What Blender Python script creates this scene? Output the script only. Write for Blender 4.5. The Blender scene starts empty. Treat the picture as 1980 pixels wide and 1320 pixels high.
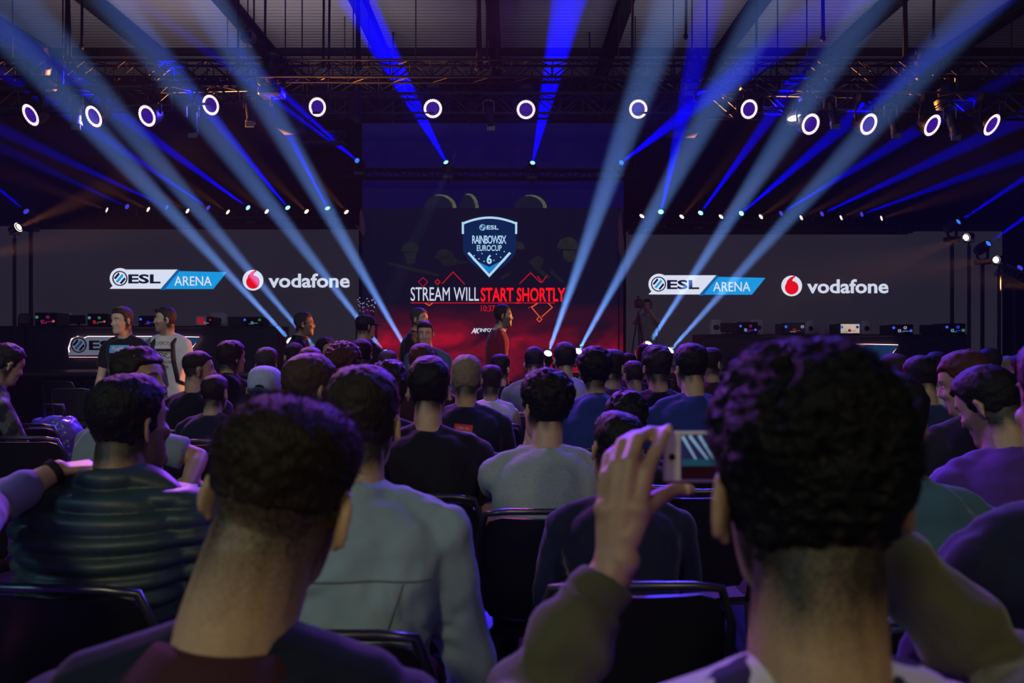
import bpy, bmesh, math, random
import numpy as np
from mathutils import Vector as V, Matrix, Quaternion
random.seed(7)
S = bpy.context.scene
COL = S.collection
PI = math.pi
R = math.radians
# ---------------------------------------------------------------- camera
F = 1480.0            # focal length in pixels of the 1980x1320 frame
EYE = 1.45
def P(px, py, d):     # the point at depth d (metres) that the photograph shows at px, py
    return V(((px - 990) / F * d, d, EYE - (py - 660) / F * d))
cam = bpy.data.cameras.new('camera'); cam_ob = bpy.data.objects.new('camera', cam); COL.objects.link(cam_ob)
cam.sensor_width = 36; cam.lens = 36 * F / 1980; cam.clip_start = .02; cam.clip_end = 200
cam_ob.location = (0, 0, EYE); cam_ob.rotation_euler = (PI / 2, 0, 0)
cam.dof.use_dof = True; cam.dof.focus_distance = 11.0; cam.dof.aperture_fstop = 4.4
S.camera = cam_ob
S.view_settings.view_transform = 'Standard'; S.view_settings.look = 'None'
S.view_settings.exposure = 0.0; S.view_settings.gamma = 1.0; S.view_settings.use_curve_mapping = False
S.cycles.max_bounces = 4; S.cycles.diffuse_bounces = 2; S.cycles.glossy_bounces = 2; S.cycles.volume_bounces = 0
S.cycles.transparent_max_bounces = 6; S.cycles.sample_clamp_indirect = 2.0
# ---------------------------------------------------------------- haze in the hall air
HAZE = .0008
wd = bpy.data.worlds.new('hall_air'); S.world = wd; wd.use_nodes = True
_n = wd.node_tree; _n.nodes.clear()
_o = _n.nodes.new('ShaderNodeOutputWorld'); _b = _n.nodes.new('ShaderNodeBackground'); _b.inputs[0].default_value = (0, 0, 0, 1)
_v = _n.nodes.new('ShaderNodeVolumeScatter'); _v.inputs['Density'].default_value = HAZE; _v.inputs['Anisotropy'].default_value = .1
_v.inputs['Color'].default_value = (1, 1, 1, 1)
_n.links.new(_b.outputs[0], _o.inputs['Surface']); _n.links.new(_v.outputs[0], _o.inputs['Volume'])
# ---------------------------------------------------------------- lights
def light(kind, a, b, col, e, **k):
    l = bpy.data.lights.new(kind.lower() + '_light', kind); l.energy = e; l.color = col
    for q, v in k.items(): setattr(l, q, v)
    o = bpy.data.objects.new(kind.lower() + '_light', l); COL.objects.link(o); o.location = a
    if b is not None: o.rotation_euler = (V(b) - V(a)).to_track_quat('-Z', 'Y').to_euler()
    return o
def beam(a, b, col, e, ang, blend=.6, r=.03):
    return light('SPOT', a, b, col, e * .01 / HAZE, spot_size=R(ang), spot_blend=blend, shadow_soft_size=r)
# unseen fill lamps added high behind the camera to brighten the audience
light('AREA', (-2.5, -5.0, 5.6), (-1.2, 3, .9), (1.0, .92, .50), 110, shape='DISK', size=1.0)
light('AREA', (4.0, -6.0, 6.2), (1.0, 3, .9), (1.0, .86, .44), 72, shape='DISK', size=1.0)
light('AREA', (-7.0, -2.0, 5.5), (-1.0, 3.0, .9), (.35, .80, 1.0), 60, shape='DISK', size=1.0)
light('SPOT', (-1.5, -4.0, 6.0), (-4.2, 7.6, 1.3), (.90, .88, 1.0), 1500, spot_size=R(15), spot_blend=.9, shadow_soft_size=.1)  # this spot and the next are added to brighten the standing people
light('SPOT', (2.0, -4.0, 6.0), (-.4, 8.2, 1.4), (.95, .80, .85), 800, spot_size=R(13), spot_blend=.9, shadow_soft_size=.1)
# colour washes on to the audience: spots at the front rig, one added red panel
light('SPOT', (-3.4, 9.6, 6.6), (-1.2, 2.6, 1.0), (.42, .12, 1.0), 2600, spot_size=R(60), spot_blend=.8, shadow_soft_size=.25)
light('SPOT', (3.2, 9.8, 6.6), (1.0, 2.6, 1.0), (.14, .08, 1.0), 1900, spot_size=R(60), spot_blend=.8, shadow_soft_size=.25)
light('SPOT', (-.2, 11.0, 6.2), (0, 3.5, 1.0), (.85, .10, .70), 900, spot_size=R(60), spot_blend=.8, shadow_soft_size=.25)
light('AREA', (0.6, 13.6, 1.6), (0, 5, 1.2), (1.0, .03, .03), 110, shape='RECTANGLE', size=4.6, size_y=.9)  # added unseen panel lamp, stands in for the screen's red glow
light('SPOT', (-5.2, 10.5, 5.6), (-2.4, 4.6, 1.2), (1.0, .36, .16), 700, spot_size=R(34), spot_blend=.8, shadow_soft_size=.2)
# ---------------------------------------------------------------- materials
MAT = {}
def mat(name, col, rough=.6, metal=0, emit=None, strength=1.0, noise=None, bump=None, sheen=0, spec=None, attr=None):
    """noise=(scale, amount) varies the colour, bump=(scale, strength[, stretch]) the relief; attr=(name, colour2) mixes by a vertex attribute"""
    if name in MAT: return MAT[name]
    m = bpy.data.materials.new(name); m.use_nodes = True; t = m.node_tree; bs = t.nodes['Principled BSDF']
    L = t.links.new
    bs.inputs['Base Color'].default_value = (*col, 1); bs.inputs['Roughness'].default_value = rough; bs.inputs['Metallic'].default_value = metal
    if spec is not None: bs.inputs['Specular IOR Level'].default_value = spec
    if sheen: bs.inputs['Sheen Weight'].default_value = sheen; bs.inputs['Sheen Roughness'].default_value = .4
    if emit is not None:
        bs.inputs['Emission Color'].default_value = (*emit, 1); bs.inputs['Emission Strength'].default_value = strength
        m.cycles.emission_sampling = 'NONE'
    tc = t.nodes.new('ShaderNodeTexCoord')
    src = None
    if noise:
        nz = t.nodes.new('ShaderNodeTexNoise'); nz.inputs['Scale'].default_value = noise[0]; nz.inputs['Detail'].default_value = 4
        L(tc.outputs['Object'], nz.inputs['Vector'])
        mx = t.nodes.new('ShaderNodeMix'); mx.data_type = 'RGBA'
        mx.inputs[6].default_value = (*[c * (1 - noise[1]) for c in col], 1); mx.inputs[7].default_value = (*[min(1, c * (1 + noise[1])) for c in col], 1)
        L(nz.outputs[0], mx.inputs[0]); src = mx.outputs[2]
    if attr:
        at = t.nodes.new('ShaderNodeAttribute'); at.attribute_name = attr[0]
        n2 = t.nodes.new('ShaderNodeTexNoise'); n2.inputs['Scale'].default_value = 260; n2.inputs['Detail'].default_value = 2
        L(tc.outputs['Object'], n2.inputs['Vector'])
        ad = t.nodes.new('ShaderNodeMath'); ad.operation = 'MULTIPLY_ADD'; ad.inputs[1].default_value = .7
        L(n2.outputs[0], ad.inputs[0]); 
        sb = t.nodes.new('ShaderNodeMath'); sb.operation = 'SUBTRACT'; sb.inputs[1].default_value = .35
        L(at.outputs['Fac'], sb.inputs[0]); L(sb.outputs[0], ad.inputs[2])
        m2 = t.nodes.new('ShaderNodeMix'); m2.data_type = 'RGBA'; m2.clamp_factor = True
        L(ad.outputs[0], m2.inputs[0]); m2.inputs[6].default_value = (*col, 1); m2.inputs[7].default_value = (*attr[1], 1)
        if src: L(src, m2.inputs[6])
        src = m2.outputs[2]
    if src: L(src, bs.inputs['Base Color'])
    if bump:
        nb = t.nodes.new('ShaderNodeTexNoise'); nb.inputs['Scale'].default_value = bump[0]; nb.inputs['Detail'].default_value = 3
        if len(bump) > 2:
            mp = t.nodes.new('ShaderNodeMapping'); mp.inputs['Scale'].default_value = bump[2]
            L(tc.outputs['Object'], mp.inputs['Vector']); L(mp.outputs[0], nb.inputs['Vector'])
        else: L(tc.outputs['Object'], nb.inputs['Vector'])
        bp = t.nodes.new('ShaderNodeBump'); bp.inputs['Strength'].default_value = bump[1]; bp.inputs['Distance'].default_value = .01
        L(nb.outputs[0], bp.inputs['Height']); L(bp.outputs[0], bs.inputs['Normal'])
    MAT[name] = m; return m
def lin(r, g, b):
    f = lambda c: (c / 255 / 12.92 if c <= 10 else ((c / 255 + .055) / 1.055) ** 2.4)
    return (f(r), f(g), f(b))
def glow(name, rgb, k=1.0):       # a lit lamp or LED surface, rgb as display values
    if name in MAT: return MAT[name]
    m = bpy.data.materials.new(name); m.use_nodes = True; t = m.node_tree; t.nodes.clear()
    o = t.nodes.new('ShaderNodeOutputMaterial'); e = t.nodes.new('ShaderNodeEmission')
    e.inputs[0].default_value = (*lin(*rgb), 1); e.inputs[1].default_value = k
    t.links.new(e.outputs[0], o.inputs[0]); m.cycles.emission_sampling = 'NONE'; MAT[name] = m; return m
# ---------------------------------------------------------------- mesh helpers
class MB:
    """collects shapes, built as ONE mesh object"""
    def __init__(s): s.v = []; s.f = []; s.m = []; s.mi = 0
    def add(s, vs, fs):
        o = len(s.v); s.v += [V(p) for p in vs]; s.f += [tuple(i + o for i in f) for f in fs]; s.m += [s.mi] * len(fs); return s
    def box(s, c, d, bev=0, rot=None):
        x, y, z = d[0] / 2, d[1] / 2, d[2] / 2; b = min(bev, x * .9, y * .9, z * .9); c = V(c)
        if not b:
            vs = [V((i * x, j * y, k * z)) for i in (-1, 1) for j in (-1, 1) for k in (-1, 1)]
            fs = [(0, 1, 3, 2), (4, 6, 7, 5), (0, 4, 5, 1), (2, 3, 7, 6), (0, 2, 6, 4), (1, 5, 7, 3)]
        else:
            vs = []
            for i in (-1, 1):
                for j in (-1, 1):
                    for k in (-1, 1): vs += [V((i * (x - b), j * (y - b), k * z)), V((i * (x - b), j * y, k * (z - b))), V((i * x, j * (y - b), k * (z - b)))]
            I = lambda i, j, k, a: (((i > 0) * 2 + (j > 0)) * 2 + (k > 0)) * 3 + a
            fs = []
            for q in (-1, 1):
                a = [I(-1, -1, q, 0), I(1, -1, q, 0), I(1, 1, q, 0), I(-1, 1, q, 0)]; fs.append(a if q > 0 else a[::-1])
                a = [I(-1, q, -1, 1), I(1, q, -1, 1), I(1, q, 1, 1), I(-1, q, 1, 1)]; fs.append(a[::-1] if q > 0 else a)
                a = [I(q, -1, -1, 2), I(q, 1, -1, 2), I(q, 1, 1, 2), I(q, -1, 1, 2)]; fs.append(a if q > 0 else a[::-1])
            for i in (-1, 1):
                for j in (-1, 1):
                    fs.append([I(i, j, -1, 1), I(i, j, -1, 2), I(i, j, 1, 2), I(i, j, 1, 1)])
                    fs.append([I(-1, i, j, 0), I(-1, i, j, 1), I(1, i, j, 1), I(1, i, j, 0)])
                    fs.append([I(i, -1, j, 0), I(i, -1, j, 2), I(i, 1, j, 2), I(i, 1, j, 0)])
                    for k in (-1, 1): fs.append([I(i, j, k, 0), I(i, j, k, 1), I(i, j, k, 2)])
        if rot is not None: vs = [rot @ p for p in vs]
        return s.add([c + p for p in vs], fs)
    def cyl(s, a, b, r1, r2=None, n=12, cap=True):
        a, b = V(a), V(b); r2 = r1 if r2 is None else r2; d = (b - a); q = d.to_track_quat('Z', 'Y') if d.length > 1e-9 else Quaternion()
        vs = []
        for p, r in ((a, r1), (b, r2)): vs += [p + q @ V((r * math.cos(2 * PI * i / n), r * math.sin(2 * PI * i / n), 0)) for i in range(n)]
        fs = [(i, (i + 1) % n, n + (i + 1) % n, n + i) for i in range(n)]
        if cap: fs += [tuple(range(n))[::-1], tuple(range(n, 2 * n))]
        return s.add(vs, fs)
    def tube(s, pts, r, n=8):
        pts = [V(p) for p in pts]; rs = r if isinstance(r, (list, tuple)) else [r] * len(pts); vs = []; N = None
        for i, p in enumerate(pts):
            t = (pts[min(i + 1, len(pts) - 1)] - pts[max(i - 1, 0)]).normalized()
            if N is None: N = t.orthogonal().normalized()
            N = (N - t * N.dot(t)).normalized(); B = t.cross(N)
            vs += [p + (N * math.cos(2 * PI * k / n) + B * math.sin(2 * PI * k / n)) * rs[i] for k in range(n)]
        fs = [(i * n + k, i * n + (k + 1) % n, (i + 1) * n + (k + 1) % n, (i + 1) * n + k) for i in range(len(pts) - 1) for k in range(n)]
        fs += [tuple(range(n))[::-1], tuple(range((len(pts) - 1) * n, len(pts) * n))]
        return s.add(vs, fs)
    def lathe(s, prof, c=(0, 0, 0), q=None, n=24):      # prof: (radius, height)
        c = V(c); vs = []
        for r, h in prof: vs += [V((max(r, 1e-4) * math.cos(2 * PI * i / n), max(r, 1e-4) * math.sin(2 * PI * i / n), h)) for i in range(n)]
        fs = [(j * n + i, j * n + (i + 1) % n, (j + 1) * n + (i + 1) % n, (j + 1) * n + i) for j in range(len(prof) - 1) for i in range(n)]
        fs += [tuple(range(n))[::-1], tuple(range((len(prof) - 1) * n, len(prof) * n))]
        return s.add([c + (q @ p if q else p) for p in vs], fs)
    def ell(s, c, r, q=None, nu=14, nv=9):
        c = V(c); r = (r, r, r) if not hasattr(r, '__len__') else r; vs = [V((0, 0, -r[2]))]
        for j in range(1, nv):
            a = -PI / 2 + PI * j / nv
            vs += [V((r[0] * math.cos(a) * math.cos(2 * PI * i / nu), r[1] * math.cos(a) * math.sin(2 * PI * i / nu), r[2] * math.sin(a))) for i in range(nu)]
        vs.append(V((0, 0, r[2]))); l = len(vs) - 1
        fs = [(0, 1 + (i + 1) % nu, 1 + i) for i in range(nu)]
        for j in range(nv - 2): fs += [(1 + j * nu + i, 1 + j * nu + (i + 1) % nu, 1 + (j + 1) * nu + (i + 1) % nu, 1 + (j + 1) * nu + i) for i in range(nu)]
        fs += [(l, 1 + (nv - 2) * nu + i, 1 + (nv - 2) * nu + (i + 1) % nu) for i in range(nu)]
        return s.add([c + (q @ p if q is not None else p) for p in vs], fs)
    def cap(s, a, b, r1, r2, n=12):                   # a limb: cone with round ends
        s.cyl(a, b, r1, r2, n); s.ell(a, r1, None, n, 7); s.ell(b, r2, None, n, 7); return s
    def chain(s, pts, rs, n=12):
        for i in range(len(pts) - 1): s.cap(pts[i], pts[i + 1], rs[i], rs[i + 1], n)
        return s
    def loft(s, secs):                                # secs: lists of points, same count, closed rings
        n = len(secs[0]); vs = [p for r in secs for p in r]; k = len(secs)
        fs = [(j * n + i, j * n + (i + 1) % n, (j + 1) * n + (i + 1) % n, (j + 1) * n + i) for j in range(k - 1) for i in range(n)]
        vs += [sum((V(p) for p in secs[0]), V()) / n, sum((V(p) for p in secs[-1]), V()) / n]
        fs += [(k * n, (i + 1) % n, i) for i in range(n)] + [(k * n + 1, (k - 1) * n + i, (k - 1) * n + (i + 1) % n) for i in range(n)]
        return s.add(vs, fs)
    def prism(s, poly, a, M=None):                    # poly: 2-D outline extruded by a along the third axis; M places it
        M = M or Matrix(); n = len(poly); vs = [M @ V((x, y, 0)) for x, y in poly] + [M @ V((x, y, a)) for x, y in poly]
        fs = [tuple(range(n))[::-1], tuple(range(n, 2 * n))] + [(i, (i + 1) % n, n + (i + 1) % n, n + i) for i in range(n)]
        return s.add(vs, fs)
    def mesh(s, name='m'):
        me = bpy.data.meshes.new(name); me.from_pydata(s.v, [], s.f); me.update(); return me
    def build(s, name, m, parent=None, smooth=False, loc=None):
        me = s.mesh(name); ms = m if isinstance(m, (list, tuple)) else [m]
        for q in ms: me.materials.append(q)
        if len(ms) > 1: me.polygons.foreach_set('material_index', s.m)
        if smooth:
            me.shade_smooth()
            if smooth == 'auto':
                bm = bmesh.new(); bm.from_mesh(me)
                for e in bm.edges:
                    if len(e.link_faces) == 2 and e.calc_face_angle(0) > .7: e.smooth = False
                bm.to_mesh(me); bm.free()
        o = bpy.data.objects.new(name, me); COL.objects.link(o)
        if loc is not None: o.location = loc
        if parent is not None: o.parent = parent
        return o
def tag(o, label=None, cat=None, group=None, kind=None):
    if label: o['label'] = label
    if cat: o['category'] = cat
    if group: o['group'] = group
    if kind: o['kind'] = kind
    return o
def empty(name, loc, rot=None):
    o = bpy.data.objects.new(name, None); COL.objects.link(o); o.location = loc; o.empty_display_size = .1
    if rot is not None: o.rotation_euler = rot
    return o
def copy_tree(o, parent=None):
    c = o.copy(); COL.objects.link(c)
    if parent is not None: c.parent = parent
    for ch in [x for x in KIDS.get(o, [])]: copy_tree(ch, c)
    return c
KIDS = {}
def note_kids():
    KIDS.clear()
    for x in COL.objects:
        if x.parent: KIDS.setdefault(x.parent, []).append(x)
_h = np.random.RandomState(3).rand(4096).astype(np.float32)
def vnoise(p, scale, seed=0):                        # smooth value noise on an (n,3) array, -1..1
    q = np.asarray(p) * scale + seed * 17.31; i = np.floor(q).astype(np.int64); f = q - i; f = f * f * (3 - 2 * f); out = 0
    for a in (0, 1):
        for b in (0, 1):
            for c in (0, 1):
                w = (f[:, 0] if a else 1 - f[:, 0]) * (f[:, 1] if b else 1 - f[:, 1]) * (f[:, 2] if c else 1 - f[:, 2])
                out = out + w * _h[((i[:, 0] + a) * 73856093 ^ (i[:, 1] + b) * 19349663 ^ (i[:, 2] + c) * 83492791) & 4095]
    return out * 2 - 1
def co_of(me):
    a = np.empty(len(me.vertices) * 3, np.float32); me.vertices.foreach_get('co', a); return a.reshape(-1, 3)
def no_of(me):
    a = np.empty(len(me.vertices) * 3, np.float32); me.vertices.foreach_get('normal', a); return a.reshape(-1, 3)
BENCH = bpy.data.scenes.new('workbench')            # shapes are fused here, removed at the end
def fuse(mb, vox, smooth=4, disp=None):              # one closed skin round overlapping shapes
    me = mb.mesh(); o = bpy.data.objects.new('tmp', me); BENCH.collection.objects.link(o)
    r = o.modifiers.new('r', 'REMESH'); r.mode = 'VOXEL'; r.voxel_size = vox; r.adaptivity = 0
    if smooth:
        k = o.modifiers.new('s', 'SMOOTH'); k.factor = .5; k.iterations = smooth
    BENCH.view_layers[0].update(); dg = BENCH.view_layers[0].depsgraph; out = bpy.data.meshes.new_from_object(o.evaluated_get(dg))
    bpy.data.objects.remove(o); bpy.data.meshes.remove(me)
    if disp is not None:
        c = co_of(out); c = c + no_of(out) * disp(c)[:, None]; out.vertices.foreach_set('co', c.astype(np.float32).ravel()); out.update()
    out.shade_smooth(); return out
def link(name, me, m, parent=None, loc=None):
    me.materials.clear()
    for q in (m if isinstance(m, (list, tuple)) else [m]): me.materials.append(q)
    me.name = name; o = bpy.data.objects.new(name, me); COL.objects.link(o)
    if parent is not None: o.parent = parent
    if loc is not None: o.location = loc
    return o
# ================================================================ the hall
DARK = mat('black_drape', (.006, .006, .008), .95, bump=(3, .4, (6, 6, .2)), spec=.1)
STEEL = mat('dark_steel', (.014, .014, .018), .55, .15, spec=.25)
ALU = mat('truss_aluminium', (.06, .06, .075), .5, .15, spec=.25)
BLACKP = mat('black_plastic', (.010, .010, .012), .45)
fl = MB(); fl.box((0, 6, -.05), (34, 30, .1)); tag(fl.build('floor', mat('floor_grey_carpet', (.012, .012, .016), .9, noise=(6, .3), bump=(90, .3))), kind='structure')
# roof of ribbed metal sheet between long girders
ZR = 8.5
rb = MB(); prof = []
y = 12.6
while y < 20.6: prof += [(y, ZR + .0), (y + .055, ZR), (y + .075, ZR + .03), (y + .125, ZR + .03), (y + .145, ZR)]; y += .16
vs = [(x, a, z) for x in (-16.5, 16.5) for a, z in prof]; n_ = len(prof)
rb.add(vs, [(i, i + 1, n_ + i + 1, n_ + i) for i in range(n_ - 1)])
tag(rb.build('ceiling', mat('roof_sheet_pale_grey', (.42, .40, .41), .6, noise=(.8, .15))), kind='structure')
for i, x in enumerate((-11.2, -8.5, -5.8, -3.1, -.4, 2.3, 5.0, 7.7, 10.4)):
    g = MB(); g.box((x, 16.6, ZR - .02), (.26, 8.0, .03)); g.box((x, 16.6, ZR - .16), (.03, 8.0, .27)); g.box((x, 16.6, ZR - .31), (.26, 8.0, .03))
    tag(g.build('trim_%d' % (i + 1), STEEL), kind='structure')
for i, y in enumerate((14.4, 18.4)):
    g = MB(); g.box((0, y, ZR - .10), (33, .14, .14)); tag(g.build('trim_%d' % (i + 10), STEEL), kind='structure')
g = MB(); g.box((0, 20.6, 4.4), (33, .2, 8.8)); tag(g.build('wall_back', DARK), kind='structure')
for nm, x in (('wall_left', -16.4), ('wall_right', 16.4)):
    g = MB(); g.box((x, 6.6, 4.4), (.2, 28, 8.8)); tag(g.build(nm, DARK), kind='structure')
# fill for the roof: unseen area lamps without fixtures, aimed up
light('AREA', (-5.5, 15.0, 6.6), (-5.5, 15.8, 8.5), (1.0, .84, .86), 40, shape='RECTANGLE', size=7, size_y=.3)
light('AREA', (5.5, 15.0, 6.6), (5.5, 15.8, 8.5), (.88, .82, 1.0), 22, shape='RECTANGLE', size=7, size_y=.3)
# ---------------------------------------------------------------- stage
DECK = .93
MATD = mat('stage_deck_black', (.02, .02, .026), .45, noise=(14, .3))
def deck(name, x0, x1, y0, y1, z, label):
    e = empty(name, ((x0 + x1) / 2, (y0 + y1) / 2, 0)); tag(e, label, 'stage'); X, Y = (x1 - x0), (y1 - y0)
    b = MB(); b.box((0, 0, z - .04), (X, Y, .08), .01); b.build('deck_board', MATD, e)
    b = MB(); b.box((0, -Y / 2 + .03, (z - .08) / 2), (X, .04, z - .08)); b.box((-X / 2 + .03, 0, (z - .08) / 2), (.04, Y - .1, z - .08)); b.box((X / 2 - .03, 0, (z - .08) / 2), (.04, Y - .1, z - .08)); b.build('skirt', DARK, e)
    b = MB(); b.box((0, -Y / 2 - .005, z - .03), (X, .012, .05), .004); b.build('edge_rail', mat('deck_edge_grey', (.10, .10, .12), .4, .6), e); return e
deck('stage_platform', -12.5, -2.95, 12.9, 17.0, DECK, 'tall black stage platform under the desk on the left')
deck('stage_platform', 2.75, 12.0, 12.9, 17.0, DECK, 'tall black stage platform under the desk on the right')
deck('stage_platform', -2.94, 2.74, 13.2, 17.2, .45, 'low black stage platform before the centre screen')
# ---------------------------------------------------------------- flat shapes given by the photograph's pixels at a depth
def px_plate(mb, pts, d, t=.012):
    q = [P(x, y, d) for x, y in pts]; a = sum(q[i].x * q[(i + 1) % len(q)].z - q[(i + 1) % len(q)].x * q[i].z for i in range(len(q)))
    if a < 0: q = q[::-1]
    n = len(q); vs = [V((p.x, d, p.z)) for p in q] + [V((p.x, d + t, p.z)) for p in q]
    mb.add(vs, [tuple(range(n)), tuple(range(n, 2 * n))[::-1]] + [(i, n + i, n + (i + 1) % n, (i + 1) % n) for i in range(n)])
def px_bar(mb, a, b, w, d, t=.012):
    a, b = V(a), V(b); u = (b - a).normalized(); nn = V((-u.y, u.x)) * w / 2; u = u * w / 2
    px_plate(mb, [a - u + nn, b + u + nn, b + u - nn, a - u - nn], d, t)
def circ(cx, cy, r, n=28, a0=0, a1=2 * PI, ry=None): return [(cx + r * math.cos(a0 + (a1 - a0) * i / n), cy + (ry or r) * math.sin(a0 + (a1 - a0) * i / n)) for i in range(n + (1 if a1 - a0 < 6.2 else 0))]
def px_ring(mb, cx, cy, r0, r1, d, t=.012, n=32):
    vs = []; 
    for dd in (d, d + t):
        for r in (r0, r1): vs += [V(P(cx + r * math.cos(2 * PI * i / n), cy + r * math.sin(2 * PI * i / n), 1.0)) for i in range(0)]
    for i in range(n):
        a, b = 2 * PI * i / n, 2 * PI * (i + 1) / n
        px_plate(mb, [(cx + r0 * math.cos(a), cy + r0 * math.sin(a)), (cx + r1 * math.cos(a), cy + r1 * math.sin(a)), (cx + r1 * math.cos(b), cy + r1 * math.sin(b)), (cx + r0 * math.cos(b), cy + r0 * math.sin(b))], d, t)
def text(name, s, x0, x1, y0, y1, d, m, parent=None, bold=0, shear=0, ref=None, space=1.0, off=None):
    """lettering fitted to the pixel box of its visible outline"""
    cu = bpy.data.curves.new(name, 'FONT'); cu.body = s; cu.size = 1; cu.offset = bold; cu.shear = shear; cu.space_character = space; cu.resolution_u = 3; cu.extrude = .5
    o = bpy.data.objects.new(name, cu); BENCH.collection.objects.link(o); BENCH.view_layers[0].update()
    me = bpy.data.meshes.new_from_object(o.evaluated_get(BENCH.view_layers[0].depsgraph)); bpy.data.objects.remove(o); bpy.data.curves.remove(cu)
    c = co_of(me); lo, hi = c.min(0), c.max(0); a, b = P(x0, y0, d), P(x1, y1, d); q = np.empty_like(c)
    q[:, 0] = a.x + (c[:, 0] - lo[0]) / (hi[0] - lo[0]) * (b.x - a.x); q[:, 2] = b.z + (c[:, 1] - lo[1]) / (hi[1] - lo[1]) * (a.z - b.z); q[:, 1] = d + (-c[:, 2] + .5) * .012
    me.vertices.foreach_set('co', q.astype(np.float32).ravel()); me.update()
    return link(name, me, m, parent)
# ---------------------------------------------------------------- LED walls
def led_mat(name, a, b, scale, k=1.0):
    m = bpy.data.materials.new(name); m.use_nodes = True; t = m.node_tree; bs = t.nodes['Principled BSDF']; L = t.links.new
    bs.inputs['Base Color'].default_value = (.01, .01, .012, 1); bs.inputs['Roughness'].default_value = .7
    tc = t.nodes.new('ShaderNodeTexCoord'); nz = t.nodes.new('ShaderNodeTexNoise'); nz.inputs['Scale'].default_value = scale; nz.inputs['Detail'].default_value = 3; L(tc.outputs['Object'], nz.inputs['Vector'])
    mx = t.nodes.new('ShaderNodeMix'); mx.data_type = 'RGBA'; mx.inputs[6].default_value = (*lin(*a), 1); mx.inputs[7].default_value = (*lin(*b), 1); L(nz.outputs[0], mx.inputs[0])
    L(mx.outputs[2], bs.inputs['Emission Color']); bs.inputs['Emission Strength'].default_value = k; m.cycles.emission_sampling = 'NONE'; return m
LEDG = led_mat('led_wall_dark_grey_picture', (26, 25, 34), (37, 34, 44), .5)
WHITE = glow('led_white', (216, 222, 240)); LETW = glow('led_letter_white', (205, 212, 232)); NAVY = glow('led_navy', (16, 24, 50)); SKYB = glow('led_sky_blue', (22, 150, 222)); REDL = glow('led_red', (226, 8, 30))
PALEB = glow('led_pale_blue', (176, 214, 244)); SHN = glow('led_shield_navy', (6, 34, 78)); SHB = glow('led_shield_blue', (20, 128, 200)); REDT = glow('led_red_text', (255, 16, 22), 1.3); REDD = glow('led_red_line', (190, 22, 30)); ORL = glow('led_orange_line', (224, 92, 40))
DS = 16.9
def px_box(mb, x0, x1, y0, y1, d, t, bev=0):
    a, b = P(x0, y0, d), P(x1, y1, d); mb.box(((a.x + b.x) / 2, d + t / 2, (a.z + b.z) / 2), (b.x - a.x, t, a.z - b.z), bev)
def esl_emblem(mb_ring, mb_dark, mb_blue, cx, cy, r, d):
    px_ring(mb_ring, cx, cy, r * .86, r, d)
    for k, (o, w) in enumerate(((-.52, .30), (-.02, .34), (.50, .30))):   # slanted bars inside the circle
        u = V((.64, -.77)); v = V((.77, .64)); h = r * (.80 - .45 * abs(o)) * .86; c = V((cx, cy)) + v * r * o
        px_plate(mb_dark if k != 1 else mb_blue, [c - u * h - v * r * w * .38, c + u * h - v * r * w * .38, c + u * h * .8 + v * r * w * .5, c - u * h * .9 + v * r * w * .5], d)
def side_screen(x0, x1, y0, y1, ox, oy, label, rows):
    e = empty('led_screen', P((x0 + x1) / 2, y1, DS)); tag(e, label, 'screen'); off = -e.location
    def bld(mb, name, m):
        for i in range(len(mb.v)): mb.v[i] = mb.v[i] + off
        return mb.build(name, m, e)
    b = MB(); px_box(b, x0, x1, y0, y1, DS, .12); bld(b, 'screen_panel', LEDG)
    b = MB(); px_box(b, x0, x1, y0 - 3, y0 + 1, DS - .02, .2); bld(b, 'top_rail', STEEL)
    d = DS - .014
    q = lambda L: [(x + ox, y + oy) for x, y in L]
    b = MB(); px_plate(b, q([(226, 521), (343, 521), (312, 558), (212, 558), (218, 552), (226, 545)]), d); px_plate(b, q(circ(232, 538, 20)), d - .001); bld(b, 'logo_plate', WHITE)
    b = MB(); px_plate(b, q([(347, 524), (438, 526), (412, 558.5), (318, 558.5)]), d); bld(b, 'arena_plate', SKYB)
    b = MB(); px_plate(b, q([(342, 522), (347, 522), (318, 560), (309, 560)]), d - .003); bld(b, 'plate_divider', glow('led_mid_blue', (18, 92, 160)))
    r_, k_, bl = MB(), MB(), MB(); esl_emblem(r_, k_, bl, 231.5 + ox, 538 + oy, 14.5, d - .015)
    bld(r_, 'emblem_ring', NAVY); bld(k_, 'emblem_bar', NAVY); bld(bl, 'emblem_bar', SKYB)
    def tx(*a, **k):
        o = text(*a, **k); c = co_of(o.data) + np.array(off); o.data.vertices.foreach_set('co', c.astype(np.float32).ravel()); o.data.update(); o.parent = e
    tx('lettering', 'ESL', 248 + ox, 310 + ox, 530 + oy, 548 + oy, d - .014, NAVY, bold=.03)
    tx('lettering', 'ARENA', 337 + ox, 409 + ox, 534 + oy, 552 + oy, d - .014, WHITE)
    b = MB(); px_plate(b, q(circ(489, 541.5, 20)), d); bld(b, 'logo_disc', WHITE)
    b = MB(); px_plate(b, q([(489 - 11 * math.cos(t_) if 0 else 489 + 13 * math.sin(t_), 545 - 13 * math.cos(t_)) for t_ in np.linspace(.35, 2 * PI - .95, 26)] + [(480, 532), (486, 525.5), (494, 522), (496, 524), (491, 528), (490, 532)]), d - .014); bld(b, 'logo_drop', REDL)
    tx('lettering', 'vodafone', 519 + ox, 676 + ox, 528.5 + oy, 556 + oy, d, LETW, bold=.022)
    return e
side_screen(-60, 692, 436, 716, 0, 0, 'dark LED wall with white logos on the left side of the stage', 0)
side_screen(1212, 1938, 446, 720, 1042, 11, 'dark LED wall with white logos on the right side of the stage', 0)
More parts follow.
